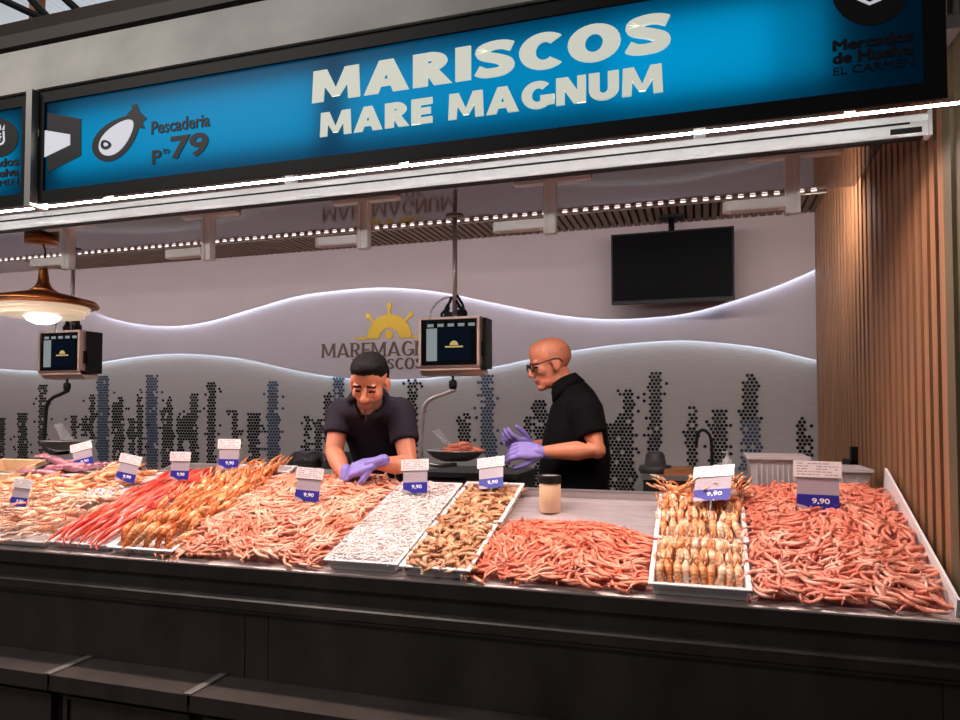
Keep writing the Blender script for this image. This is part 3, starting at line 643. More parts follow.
c = atY(389.5, 338.5, YP); R = 0.195
mb = MB(); N = 40
outer = [(c[0] + R * math.cos(PI * k / N), c[2] + R * math.sin(PI * k / N)) for k in range(N + 1)]
inner = [(c[0] + 0.085 * math.cos(PI * k / N), c[2] + 0.085 * math.sin(PI * k / N)) for k in range(N + 1)]
for k in range(N): mb.prism([outer[k], outer[k + 1], inner[k + 1], inner[k]], 'y', YP - 0.001, YP - 0.008)
for ang in (90, 45, 135):
    ca, sa = math.cos(math.radians(ang)), math.sin(math.radians(ang)); w0 = 0.012
    for (r0, r1, w0) in ((R - 0.005, R + 0.05, 0.011), (R + 0.05, R + 0.09, 0.02)):
        mb.prism([(c[0] + r0 * ca + w0 * sa, c[2] + r0 * sa - w0 * ca), (c[0] + r1 * ca + w0 * sa, c[2] + r1 * sa - w0 * ca), (c[0] + r1 * ca - w0 * sa, c[2] + r1 * sa + w0 * ca), (c[0] + r0 * ca - w0 * sa, c[2] + r0 * sa + w0 * ca)], 'y', YP - 0.001, YP - 0.008)
for s_ in (-1, 1): mb.box((min(c[0] + s_ * 0.185, c[0] + s_ * 0.30), YP - 0.008, c[2] - 0.002), (max(c[0] + s_ * 0.185, c[0] + s_ * 0.30), YP - 0.001, c[2] + 0.018))
mb.prism([(c[0] + 0.036 * math.cos(2 * PI * k / 20), c[2] + 0.03 + 0.036 * math.sin(2 * PI * k / 20)) for k in range(20)], 'y', YP - 0.001, YP - 0.008)
mb.build('wheel', M['gold'], emb)

# ------------------------------------------------------------------ counter
TILT = math.radians(17); CA, SA = math.cos(TILT), math.sin(TILT); CY, CZ = 2.28, 0.92
MC = Matrix(((1, 0, 0, 0), (0, CA, -SA, CY), (0, SA, CA, CZ), (0, 0, 0, 1)))      # (along, up the slope, off the slope) -> world
def cp(x, t, h=0.0): return np.array([x, CY + t * CA - h * SA, CZ + t * SA + h * CA])
XC = 0.692; XCL = -7.0; TB = 0.738
counter = thing('display_counter', 'long stainless steel fish counter with sloping top and shaded moulded front', 'counter', (-2.0, 2.28, 0))
MB().box((XCL, 0.0, -0.012), (XC, TB, 0.0)).xform(MC).build('counter_top', M['steel_top'], counter)
e = cp(0, TB)
MB().box((XCL, TB, -0.03), (XC, TB + 0.012, 0.028)).box((XCL, TB - 0.004, 0.023), (XC, TB + 0.03, 0.028)).xform(MC).build('back_upstand', M['steel'], counter)
M['lip'] = mat('satin steel edge', srgb(186, 170, 166), 0.5, 0.6)
lip = [(2.290, 0.913), (2.278, 0.909), (2.2725, 0.914), (2.2735, 0.919), (2.279, 0.9225), (2.290, 0.925), (2.302, 0.9275), (2.302, 0.918)]
MB().prism(lip[::-1], 'x', XCL, XC).build('front_lip', M['lip'], counter)
MB().prism([(2.2755, 0.912), (2.2755, 0.866), (2.281, 0.861), (2.31, 0.861), (2.31, 0.915), (2.290, 0.915)], 'x', XCL, XC).build('front_apron', M['steel_shaded'], counter)
band = [(2.300, 0.861), (2.293, 0.858), (2.291, 0.806), (2.270, 0.800), (2.266, 0.794), (2.270, 0.786), (2.276, 0.760), (2.283, 0.752), (2.283, 0.746), (2.297, 0.742), (2.34, 0.742), (2.34, 0.861)]
MB().prism(band, 'x', XCL, XC + 0.005).build('front_moulding', M['steel_shaded'], counter)
xs = atY(269, 640, 2.30)[0]
for (a, b) in ((XCL, xs - 0.105), (xs - 0.101, xs - 0.003), (xs, XC - 0.06), (XC - 0.057, XC + 0.003)):
    MB().box((a, 2.297, 0.44), (b, 2.32, 0.744)).build('front_panel', M['steel_shaded'], counter)
MB().box((XCL, 2.318, 0.0), (XC, 2.36, 0.86)).build('carcass', M['black'], counter)
MB().prism([(2.36, 0.0), (2.36, 0.93), (3.0, 1.12), (3.0, 0.0)], 'x', XC - 0.03, XC).prism([(2.36, 0.0), (2.36, 0.93), (3.0, 1.12), (3.0, 0.0)], 'x', XCL, XCL + 0.03).build('end_panel', M['steel_shaded'], counter)
MB().box((XCL, 2.94, 0.14), (XC, 2.97, 1.10)).build('back_panel', M['steel_shaded'], counter)
M['joint'] = mat('worn steel joint strip', srgb(130, 124, 120), 0.5, 0.6)
# low ledge of separate sheets
cuts = [XCL, atZ(75, 664, 0.5)[0], atZ(212, 682, 0.5)[0], XC]
for i in range(3):
    a, b = cuts[i] + 0.006, cuts[i + 1] - 0.006
    mb = MB(); mb.prism([(2.10, 0.492), (2.10, 0.499), (2.296, 0.501), (2.296, 0.494)], 'x', a, b); mb.prism([(2.10, 0.44), (2.10, 0.492), (2.105, 0.492), (2.105, 0.44)], 'x', a, b)
    mb.build('ledge', M['steel_shaded'], counter)
for i in (1, 2):
    MB().prism([(2.098, 0.499), (2.098, 0.505), (2.296, 0.507), (2.296, 0.501)], 'x', cuts[i] - 0.02, cuts[i] + 0.012).build('joint_strip', M['joint'], counter)
for i in range(3):
    a, b = cuts[i] + 0.03, cuts[i + 1] - 0.03
    mb = MB().box((a, 2.15, 0.05), (b, 2.16, 0.44)); mb.box((a, 2.14, 0.40), (b, 2.15, 0.41)).box((a, 2.14, 0.05), (a + 0.02, 2.15, 0.40)).box((b - 0.02, 2.14, 0.05), (b, 2.15, 0.40)); mb.build('base_panel', M['steel_shaded'], counter)
MB().box((XCL, 2.16, 0.0), (XC, 2.318, 0.44)).build('plinth', M['black'], counter)

gd = MB(); tt = [(0.015, 0.0), (0.015, 0.058), (0.86, 0.118), (0.86, 0.0)]
gd.prism([(p[0], p[1]) for p in tt], 'x', 0.668, 0.676).xform(MC)
tag(gd.build('end_guard', M['tray']), 'tall thin white guard panel standing along the wood wall end of the counter', 'guard panel')

# ------------------------------------------------------------------ trays
def tray(x0, x1, t0, t1, label, h=0.042, m=None, group=None, name='seafood_tray'):
    mb = MB(); k = 0.016; r = 0.012; w = 0.004
    A = [(x0 + k, t0 + k), (x1 - k, t0 + k), (x1 - k, t1 - k), (x0 + k, t1 - k)]        # foot
    B = [(x0 + r, t0 + r), (x1 - r, t0 + r), (x1 - r, t1 - r), (x0 + r, t1 - r)]        # under the rim
    O = [(x0, t0), (x1, t0), (x1, t1), (x0, t1)]
    I = [(p[0] + (w if i in (0, 3) else -w), p[1] + (w if i < 2 else -w)) for i, p in enumerate(B)]
    J = [(p[0] + (w if i in (0, 3) else -w), p[1] + (w if i < 2 else -w)) for i, p in enumerate(A)]
    rings = [(A, 0.002), (B, h - 0.008), (O, h - 0.008), (O, h), (I, h), (J, 0.007)]
    V = [(p[0], p[1], z) for R_, z in rings for p in R_]; F = [(3, 2, 1, 0), (20, 21, 22, 23)]
    for i in range(5):
        for j in range(4): F.append((i * 4 + j, i * 4 + (j + 1) % 4, i * 4 + 4 + (j + 1) % 4, i * 4 + 4 + j))
    mb.add(V, F); mb.xform(MC); o = mb.build(name, m or M['tray'])
    bv = o.modifiers.new('soft edge', 'BEVEL'); bv.width = 0.003; bv.segments = 2; bv.limit_method = 'ANGLE'
    return tag(o, label, 'tray', group)
tray(-1.315, -1.022, 0.012, 0.755, 'long white tray brimming with tiny white shrimps', 0.046)
tray(-1.014, -0.752, 0.004, 0.372, 'white tray of striped brown prawns at the front edge of the counter', 0.046)
tray(-1.006, -0.740, 0.378, 0.765, 'white tray of striped brown prawns, the rear one with a price tag', 0.05)
tray(-0.168, 0.138, 0.004, 0.300, 'white tray of upright langoustines at the front edge between two pink shrimp heaps', 0.048)
tray(-0.168, 0.146, 0.304, 0.690, 'white tray of langoustines, the rear one with a tilted price tag', 0.056)
tray(-2.300, -1.985, 0.012, 0.80, 'white tray of orange langoustines beside the pale shrimp heap', 0.034)
tray(-2.625, -2.306, 0.020, 0.76, 'white tray of long red prawns', 0.034)
tray(-2.945, -2.631, 0.008, 0.42, 'white tray of pale crayfish at the front edge, under the copper lamp', 0.034)
tray(-3.30, -2.955, 0.012, 0.42, 'white tray of pale crayfish cut by the picture edge', 0.034)

# ------------------------------------------------------------------ shellfish bodies
def carve(L, curl, th, lat=0.8, sides=7, seg=5, legs=True, feel=True, fan=0.16, bump=0.05, ros=0.09, hump=0.0):
    """one crustacean lying on its side in the x-y plane: head towards +x, back towards +y; material 0 shell, 1 joint bands, 2 eyes/feelers"""
    S = [0, .03, .09, .18, .28, .36]
    for k in range(seg): a = .38 + k * .5 / seg; S += [a, a + .43 / seg]
    S += [.90, .945]
    rs = np.interp(S, [0, .03, .09, .18, .28, .36, .40, .5, .6, .7, .8, .88, .945], [.04, .26, .6, .9, 1, .98, .93, .9, .82, .72, .6, .46, .26])
    for i in range(seg): rs[6 + 2 * i] *= 1 - bump; rs[7 + 2 * i] *= 1 + bump
    V = []; F = []; MI = []; pos = np.array([0.0, 0.0]); P = []; Nn = []; Tt = []; prev = 0
    for i, s in enumerate(S):
        ph = curl * max(0.0, (s - .22) / .78) ** 1.1; T = np.array([-math.cos(ph), -math.sin(ph)]); N = np.array([-math.sin(ph), math.cos(ph)])
        pos = pos + T * (s - prev) * L; prev = s; P.append(pos.copy()); Nn.append(N); Tt.append(T)
    for i, s in enumerate(S):
        r = rs[i] * th; up = 0.35 * th if s < .12 else 0.0
        for k in range(sides):
            a = 2 * PI * k / sides + .3; c_, s_ = math.cos(a), math.sin(a)
            q = P[i] + Nn[i] * (c_ * r + up * (0.12 - s) / 0.12); V.append((q[0], q[1], s_ * r * lat))
    n = sides
    for i in range(len(S) - 1):
        band = 1 if (6 <= i < 6 + 2 * seg and (i - 6) % 2 == 1) else 0
        for k in range(n): F.append((i * n + k, i * n + (k + 1) % n, (i + 1) * n + (k + 1) % n, (i + 1) * n + k)); MI.append(band)
    F.append(tuple(range(n))); MI.append(0); F.append(tuple((len(S) - 1) * n + k for k in range(n))[::-1]); MI.append(0)
    def spike(a, b, r, mi, flat=None):
        a = np.array(a, float); b = np.array(b, float); d = b - a; u = np.cross(d, (0.3, 0.2, 1.0)); u /= np.linalg.norm(u) + 1e-9; w = np.cross(d, u); w /= np.linalg.norm(w) + 1e-9
        if flat is not None: w = w * flat
        o = len(V); 
        for k in range(3): an = 2 * PI * k / 3; V.append(tuple(a + r * (u * math.cos(an) + w * math.sin(an))))
        V.append(tuple(b)); 
        for f in ((0, 1, 3), (1, 2, 3), (2, 0, 3), (2, 1, 0)): F.append(tuple(o + i_ for i_ in f)); MI.append(mi)
    def v3(i, up=0.0, z=0.0, back=0.0): q = P[i] + Nn[i] * up + Tt[i] * back; return (q[0], q[1], z)
    if ros: spike(v3(1, th * .5), v3(0, th * .55, 0, -ros * L), th * .16, 0)
    ll = len(S) - 1
    for (z, sp) in ((0, .02), (th * .3, .5), (-th * .3, -.5)):                                  # tail fan
        o = len(V); T = Tt[ll]; N = Nn[ll]; b = P[ll]; f_ = fan * L
        for (al, wz, wn) in ((0, .05, .1), (.55, .30, .12), (1.0, .12, .03), (.55, -.30, -.12)):
            q = b + T * al * f_ + N * (wn + abs(sp) * al * .25) * f_; V.append((q[0], q[1], z + sp * al * f_ * 1.0 + wz * f_ * .4))
            V.append((q[0] + N[0] * .001, q[1] + N[1] * .001, z + sp * al * f_ + wz * f_ * .4 + .0012))
        for f in ((0, 2, 4, 6), (7, 5, 3, 1), (0, 1, 3, 2), (2, 3, 5, 4), (4, 5, 7, 6), (6, 7, 1, 0)): F.append(tuple(o + i_ for i_ in f)); MI.append(0)
    if legs:
        for j, i in enumerate((3, 4, 5)):
            for z in (-.35, .35): spike(v3(i, -rs[i] * th * .8, z * th), v3(i, -rs[i] * th * 1.9, z * th * 1.6, -.08 * L + .02 * L * j), th * .10, 0)
        for i in range(6, 6 + 2 * seg, 2): spike(v3(i, -rs[i] * th * .8), v3(i, -rs[i] * th * 1.45, 0, .05 * L), th * .2, 0, 0.4)
    for z in (-.5, .5): 
        q = v3(2, th * .35, z * th * .75); Ve, Fe = ellipsoid(q, (th * .15,) * 3, None, 4); o = len(V); V += Ve; F += [tuple(o + a_ for a_ in f) for f in Fe]; MI += [2] * len(Fe)
    if feel:
        for z in (-.3, .3):
            a = np.array(v3(1, th * .1, z * th)); b = a + np.array([.14 * L, -.02 * L, z * th * 3]); c = a + np.array([-.05 * L, .30 * L * (1 if z > 0 else -.7), z * th * 7])
            spike(a, b, th * .06, 3); spike(b, c, th * .05, 3)
    V = np.array(V); V -= np.array([(P[0] + P[-1])[0] * .5, (P[0] + P[-1] + 2 * P[len(P) // 2])[1] * .25, 0]); return V, F, MI

def to_mesh(name, V, F, MI, mats):
    me = bpy.data.meshes.new(name); me.from_pydata([tuple(p) for p in V], [], F)
    for m in mats: me.materials.append(m)
    me.polygons.foreach_set('material_index', MI); me.polygons.foreach_set('use_smooth', [True] * len(F)); me.update(); return me

def frame_on(x, t, H, ang, roll=0.0, pit=0.0, dz=0.0):
    """matrix that lays a body on the heap surface H(x,t), head at angle ang in the slope plane"""
    e = 0.012; gx = (H(x + e, t) - H(x - e, t)) / (2 * e); gt = (H(x, t + e) - H(x, t - e)) / (2 * e)
    n = Vector((-gx, -gt, 1)).normalized(); f = Vector((math.cos(ang), math.sin(ang), 0)); f = (f - n * f.dot(n)).normalized(); s = n.cross(f)
    m = Matrix((f, s, n)).transposed().to_4x4(); m.translation = Vector((x, t, H(x, t) + dz))
    return MC @ m @ Matrix.Rotation(roll, 4, 'X') @ Matrix.Rotation(pit, 4, 'Y')

def inside(poly_, x, t):
    c = False; n = len(poly_)
    for i in range(n):
        (a, b), (d, e) = poly_[i], poly_[(i + 1) % n]
        if (b > t) != (e > t) and x < (d - a) * (t - b) / (e - b) + a: c = not c
    return c

def heap(name, label, cat, group, variants, mats, region, H, dens, flow, n_ind, rest, rest_label, core_m, jit=0.5, spread=0.007, core_drop=0.013, tip=0.25, lo=0.85, hi=1.12):
    xs_ = [p[0] for p in region]; ts_ = [p[1] for p in region]
    st = math.sqrt(dens); pts = []
    t = min(ts_); row = 0
    while t <= max(ts_):
        x = min(xs_) + (row % 2) * st * .5
        while x <= max(xs_):
            a, b = x + random.uniform(-.45, .45) * st, t + random.uniform(-.45, .45) * st
            if inside(region, a, b): pts.append((a, b))
            x += st
        t += st; row += 1
    meshes = [to_mesh(name + '_body', V, F, MI, mats) for (V, F, MI) in variants]
    pts.sort(key=lambda p: p[1] + 0.12 * abs(p[0])); items = []
    for (x, t) in pts:
        k = random.randrange(len(variants)); s = random.uniform(lo, hi); flip = PI if random.random() < .5 else 0
        items.append((k, frame_on(x, t, H, flow(x, t) + random.gauss(0, jit), flip + random.gauss(0, tip), random.gauss(0, tip * .6), random.uniform(-spread, spread)) @ Matrix.Scale(s, 4)))
    for k, mt in items[:n_ind]:
        o = bpy.data.objects.new(name, meshes[k]); o.matrix_world = mt; COL.objects.link(o); tag(o, label, cat, group)
    # everything deeper and farther: one mass
    V = []; F = []; MI = []; n = 0; gx0, gx1, gt0, gt1 = min(xs_), max(xs_), min(ts_), max(ts_); NX = 44; NT = 36; idx = {}
    def bottom(x, t): return min(0.001, H(x, t) - .004)
    cells_ = [(i, j) for i in range(NX) for j in range(NT) if gt0 + (j + .5) * (gt1 - gt0) / NT > gt0 + .022 and inside(region, gx0 + (i + .5) * (gx1 - gx0) / NX, gt0 + (j + .5) * (gt1 - gt0) / NT)]; cs_ = set(cells_)
    def vid(i, j, l):
        if (i, j, l) not in idx:
            x = gx0 + i * (gx1 - gx0) / NX; t = gt0 + j * (gt1 - gt0) / NT
            idx[(i, j, l)] = len(V); V.append(tuple(MC @ Vector((x, t, (max(H(x, t) - core_drop, .0015) if l else 0.0005)))))
        return idx[(i, j, l)]
    for (i, j) in cells_:
        F.append((vid(i, j, 1), vid(i + 1, j, 1), vid(i + 1, j + 1, 1), vid(i, j + 1, 1))); MI.append(4)
        for (di, dj, a, b) in ((0, -1, (i, j), (i + 1, j)), (1, 0, (i + 1, j), (i + 1, j + 1)), (0, 1, (i + 1, j + 1), (i, j + 1)), (-1, 0, (i, j + 1), (i, j))):
            if (i + di, j + dj) not in cs_: F.append((vid(*a, 0), vid(*b, 0), vid(*b, 1), vid(*a, 1))); MI.append(4)
    for k, mt in items[n_ind:]:
        v, f, mi = variants[k]; A = np.array(mt); w = v @ A[:3, :3].T + A[:3, 3]; n = len(V); V += [tuple(p) for p in w]; F += [tuple(i + n for i in g) for g in f]; MI += mi
    o = bpy.data.objects.new(rest, to_mesh(rest, V, F, MI, list(mats) + [core_m])); COL.objects.link(o); tag(o, rest_label, cat, None, 'stuff')
    return meshes

def swirl(base, amp, a, b, c):
    return lambda x, t: base + amp * (math.sin(a * x + b * t + c) + .6 * math.sin(1.9 * b * x - 1.3 * a * t + 2 * c))
def edged(fl):
    def g(x, t): k = min(1.0, max(0.0, (t - .03) / .12)); a = (fl(x, t) + PI / 2) % PI - PI / 2; return a * k + .15 * math.sin(9 * x)
    return g
def mound(x0, x1, t0, t1, h, edge=0.02, p=2.2, lump=0.012, seed=0.0):
    def H(x, t):
        u = min(1, max(-1, (2 * x - x0 - x1) / (x1 - x0))); v = min(1, max(-1, (2 * t - t0 - t1) / (t1 - t0)))
        g = (1 - abs(u) ** p) ** .7 * (1 - abs(v) ** p) ** .7
        return edge + h * g + lump * g ** .5 * (math.sin(17 * x + 9 * t + seed) * math.sin(13 * t - 6 * x + 2 * seed))
    return H
EYE_M = mat('black shellfish eye', srgb(14, 12, 12), 0.2)
def fm(name, c1, c2, c3, band=None, feel=None, scale=14):
    a = flesh(name, srgb(*c1), srgb(*c2), srgb(*c3), scale); b = a if band is None else flesh(name + ' bands', *[srgb(*q) for q in band], scale)
    return [a, b, EYE_M, a if feel is None else mat(name + ' feelers', srgb(*feel), 0.5)]
PALE = fm('pale pink shrimp', (214, 116, 86), (234, 150, 116), (250, 200, 174), ((204, 100, 72), (228, 140, 106), (242, 188, 160)), (226, 124, 98))
CORAL = fm('coral pink shrimp', (222, 106, 76), (240, 138, 104), (250, 184, 154), ((206, 88, 62), (228, 118, 86), (242, 166, 136)), (214, 100, 78))
ROSE = fm('rose pink shrimp', (220, 118, 94), (238, 150, 122), (252, 196, 174), ((196, 86, 66), (222, 116, 90), (242, 168, 142)), (206, 98, 78))
STRIPE = fm('striped brown prawn', (176, 112, 70), (212, 154, 108), (236, 192, 150), ((98, 54, 32), (132, 80, 50), (172, 118, 82)), (166, 104, 70), 22)
WHITE = fm('tiny white shrimp', (236, 214, 208), (248, 234, 230), (254, 250, 248), None, (226, 200, 195), 30)
RED = fm('red prawn', (196, 48, 36), (222, 82, 62), (238, 136, 108), ((180, 38, 30), (208, 66, 52), (228, 116, 92)), (206, 56, 48), 9)
ORANGE = fm('orange langoustine', (202, 92, 40), (232, 140, 74), (248, 200, 150), ((160, 66, 32), (196, 98, 50), (226, 150, 102)), (206, 96, 56), 50)
LANG = fm('cream orange langoustine', (226, 122, 62), (242, 176, 118), (254, 236, 212), ((186, 90, 46), (220, 132, 84), (244, 206, 170)), (214, 100, 66), 70)
CRAY = fm('pale crayfish', (206, 128, 92), (236, 184, 148), (252, 228, 208), ((166, 90, 62), (198, 126, 94), (224, 176, 148)), (150, 66, 48), 60)
KING = fm('king prawn', (206, 116, 70), (232, 162, 112), (248, 208, 168), ((186, 96, 56), (216, 140, 94), (238, 186, 146)), (190, 100, 70), 14)
def core(name, c): return mat(name, srgb(*c), 0.5, var=0.25, scale=70, bump=0.5)

def vs(L, th, curls, **k): return [carve(L, c, th, **k) for c in curls]
HA = mound(-2.12, -1.22, -0.012, 0.92, 0.070, 0.008, 2.6, 0.010, .6)
heap('pale_shrimp', 'pale pink shrimp in the big heap between the orange langoustines and the white shrimps', 'shrimp', 'pale pink shrimps in the big heap', vs(.098, .0074, (.5, 1.0, 1.5, 2.0)), PALE,
     [(-2.035, .026), (-1.335, .022), (-1.325, .76), (-1.97, .76), (-1.975, .30)], HA, 0.00050, edged(swirl(.35, 1.0, 5.2, 6.1, .7)), 300, 'pale_shrimp_mass', 'rest of the big heap of pale pink shrimps, farther up the counter', core('pale heap core', (214, 136, 112)), .26, tip=.16)
HB = mound(-0.82, -0.10, -0.016, 0.47, 0.054, 0.006, 2.2, 0.008, 2.2)
heap('coral_shrimp', 'coral pink shrimp in the low heap in front of the bare steel and the jar', 'shrimp', 'coral pink shrimps in the low heap', vs(.092, .0076, (.5, .9, 1.4, 1.9)), CORAL,
     [(-.765, .018), (-.178, .018), (-.178, .35), (-.36, .425), (-.62, .44), (-.735, .38)], HB, 0.00050, edged(swirl(-.9, 1.1, 6.5, 5.0, 1.9)), 300, 'coral_shrimp_mass', 'rest of the low heap of coral pink shrimps', core('coral heap core', (214, 112, 90)), .26, tip=.16)
HC = mound(0.04, 0.78, -0.016, 1.0, 0.074, 0.007, 2.4, 0.010, 4.1)
heap('rose_shrimp', 'rose pink shrimp in the heap beside the white guard and the wood wall', 'shrimp', 'rose pink shrimps in the heap by the wood wall', vs(.096, .0077, (.5, 1.0, 1.5, 2.1)), ROSE,
     [(.152, .018), (.652, .018), (.655, .80), (.165, .80)], HC, 0.00052, edged(swirl(.1, 1.3, 5.0, 4.4, 3.3)), 300, 'rose_shrimp_mass', 'rest of the heap of rose pink shrimps by the wood wall', core('rose heap core', (206, 110, 96)), .40, tip=.18)
HW = mound(-1.40, -0.94, -0.1, 0.86, 0.018, 0.034, 2.6, 0.003, 1.0)
heap('tiny_white_shrimp', 'tiny white shrimp in the long white tray', 'shrimp', 'tiny white shrimps in the long tray', vs(.042, .0042, (.6, 1.4, 2.2), legs=False, feel=False, sides=5), WHITE,
     [(-1.302, .026), (-1.034, .026), (-1.034, .742), (-1.302, .742)], HW, 0.00022, swirl(.2, 2.2, 8, 7, .2), 300, 'tiny_white_shrimp_mass', 'rest of the tiny white shrimps filling the long tray', core('white shrimp core', (244, 232, 228)), .9, .003, .004)
HT = mound(-1.09, -0.67, -0.12, 0.88, 0.020, 0.028, 2.6, 0.005, 1.7)
heap('striped_prawn', 'striped brown prawn curled in the two white trays beside the tiny white shrimps', 'prawn', 'striped brown prawns in two trays', vs(.088, .0105, (1.5, 2.0, 2.4), bump=.09), STRIPE,
     [(-1.0, .020), (-.766, .020), (-.756, .75), (-.99, .75)], HT, 0.00072, swirl(.6, 1.6, 7, 6, 2.8), 300, 'striped_prawn_mass', 'brown prawns lying deeper in the two trays', core('striped prawn core', (160, 112, 78)), .5)

# upright-lying crustaceans with parts: body plus claws
def stand(V): return np.stack([V[:, 0], -V[:, 2], V[:, 1]], 1)
def claw_geo(L, th, side, reach=1.0):
    mb = MB(); x0 = L * .40
    a = Vector((x0, side * th * .5, 0)); b = a + Vector((.10 * L, side * .10 * L, .10 * L)); c = b + Vector((.26 * L * reach, side * .03 * L, .05 * L)); d = c + Vector((.22 * L * reach, -side * .03 * L, -.01 * L))
    mb.tube([a, b], [th * .16, th * .20], 5); mb.tube([b, (b + c) / 2, c], [th * .20, th * .36, th * .30], 6)
    mb.tube([c + Vector((0, th * .14, 0)), (c + d) / 2 + Vector((0, th * .22, 0)), d + Vector((0, th * .05, 0))], [th * .17, th * .13, th * .03], 5)
    mb.tube([c - Vector((0, th * .14, 0)), (c + d) / 2 - Vector((0, th * .20, 0)), d - Vector((0, th * .04, 0))], [th * .16, th * .12, th * .03], 5)
    return mb
def walker(name, L, th, curl, mats, reach=1.0, **k):
    """master with a body mesh and two claw meshes, used by copies"""
    V, F, MI = carve(L, curl, th, lat=1.05, sides=8, bump=.15, **k); body = to_mesh(name + '_body', stand(V), F, MI, mats)
    return body, [claw_geo(L, th, s, reach).data(name + '_claw', mats[0]) for s in (-1, 1)]
def put_walker(name, w, mt, label, cat, group, claws=True):
    o = bpy.data.objects.new(name, w[0]); o.matrix_world = mt; COL.objects.link(o); tag(o, label, cat, group)
    if claws:
        for c in w[1]:
            k = bpy.data.objects.new('claw', c); k.parent = o; COL.objects.link(k)
    return o

lang = [walker('langoustine', .125, .0130, c, LANG, .9, fan=.13) for c in (.5, .9, 1.3)]
flat = lambda h: (lambda x, t: h)
def rows(name, ws, specs, x0, x1, label, cat, group, jit=.08, a0=PI / 2):
    for (t, n, h) in specs:
        for i in range(n):
            x = x0 + (i + .5) * (x1 - x0) / n + random.uniform(-.004, .004)
            put_walker(name, random.choice(ws), frame_on(x, t + random.uniform(-.008, .008), flat(h), a0 + random.gauss(0, jit), random.gauss(0, .25), random.gauss(-.12, .06), random.uniform(-.003, .004)), label, cat, group)
gl = 'langoustines in the two trays between the pink shrimp heaps'
rows('langoustine', lang, [(.098, 10, .030), (.175, 10, .034), (.245, 10, .042)], -.145, .116, 'cream orange langoustine in the front tray, tail towards the customer', 'langoustine', gl, .10)
rows('langoustine', lang, [(.398, 10, .036), (.470, 10, .043), (.545, 10, .050), (.60, 9, .056)], -.150, .126, 'cream orange langoustine in the rear tray, tail towards the customer', 'langoustine', gl, .12)
for i in range(34):
    x = random.uniform(-.145, .125); t = random.uniform(.60, .70)
    put_walker('langoustine', random.choice(lang), frame_on(x, t, flat(.062), random.uniform(0, 2 * PI), random.gauss(0, .5), random.uniform(-.7, -.1), random.uniform(-.01, .02)), 'cream orange langoustine in the tangled top of the rear tray', 'langoustine', gl)

orl = [walker('orange_langoustine', .165, .0145, c, ORANGE, .9, fan=.12) for c in (.4, .8, 1.2)]
HO = mound(-2.40, -1.90, -.15, 1.0, .030, .022, 2.4, .006, .3)
go = 'orange langoustines in the tray'
for (t, n) in ((.095, 9), (.20, 8), (.30, 9), (.40, 9), (.50, 9), (.60, 9), (.69, 9), (.76, 8)):
    for i in range(n):
        x = -2.285 + (i + .5) * .29 / n + random.uniform(-.006, .006)
        put_walker('orange_langoustine', random.choice(orl), frame_on(x, t + random.uniform(-.015, .015), HO, PI / 2 + random.gauss(-.05, .22 if t < .25 else .4), random.gauss(0, .3), random.gauss(-.10, .08), random.uniform(.0, .012)),
                   'orange langoustine in the tray beside the pale shrimp heap', 'langoustine', go)
MB_ = MB()
redv = vs(.175, .0115, (.25, .5, .8), fan=.13)
redm = [to_mesh('red_prawn_body', stand(V), F, MI, RED) for V, F, MI in redv] + [to_mesh('red_prawn_side_body', V, F, MI, RED) for V, F, MI in redv]
HR = mound(-2.72, -2.22, -.15, .95, .034, .022, 2.4, .005, 1.3)
for (t, n) in ((.10, 13), (.20, 13), (.31, 13), (.42, 13), (.53, 13), (.63, 12), (.71, 12)):
    for i in range(n):
        x = -2.605 + (i + .5) * .285 / n + random.uniform(-.006, .006); o = bpy.data.objects.new('red_prawn', random.choice(redm))
        o.matrix_world = frame_on(x, t + random.uniform(-.02, .02), HR, PI / 2 + random.gauss(-.16, .12), random.gauss(0, .2), random.gauss(-.05, .05), random.uniform(0, .010)); COL.objects.link(o)
        tag(o, 'long red prawn laid lengthwise in the tray beside the orange langoustines', 'prawn', 'long red prawns in the tray')
cray = [walker('pale_crayfish', .150, .0155, c, CRAY, 1.25, fan=.13) for c in (.6, 1.1, 1.6)]
HP = mound(-3.5, -2.55, -.2, .9, .03, .026, 2.4, .006, 2.0)
for i in range(64):
    x = -3.28 + (i % 16 + random.random()) * .64 / 16; t = .06 + (i // 16 + random.random()) * .37 / 4
    put_walker('pale_crayfish', random.choice(cray), frame_on(x, t, HP, -PI * .62 + random.gauss(0, .5), random.gauss(0, .5), random.gauss(-.05, .12), random.uniform(0, .016)), 'pale crayfish with long claws in the trays under the copper lamp', 'crayfish', 'pale crayfish in two trays')
kv = vs(.165, .0165, (1.2, 1.7, 2.2)); km = [to_mesh('king_prawn_body', V, F, MI, KING) for V, F, MI in kv]
HK = mound(-3.75, -2.35, .2, 1.1, .055, .02, 2.4, .010, .4)
for i in range(84):
    x = -3.45 + (i % 14 + random.random()) * .86 / 14; t = .40 + (i // 14 + random.random()) * .36 / 6
    if x > -2.66 and t < .80: x -= .25
    if x < -2.95 and t > .56: t = random.uniform(.40, .56)
    o = bpy.data.objects.new('king_prawn', random.choice(km)); o.matrix_world = frame_on(x, t, HK, random.uniform(-.6, 1.2), (PI if i % 2 else 0) + random.gauss(0, .3), random.gauss(0, .2), random.uniform(0, .014)); COL.objects.link(o)
    tag(o, 'thick beige orange king prawn heaped behind the pale crayfish trays', 'prawn', 'king prawns heaped behind the crayfish')
kc = MB(); NX, NT = 20, 10
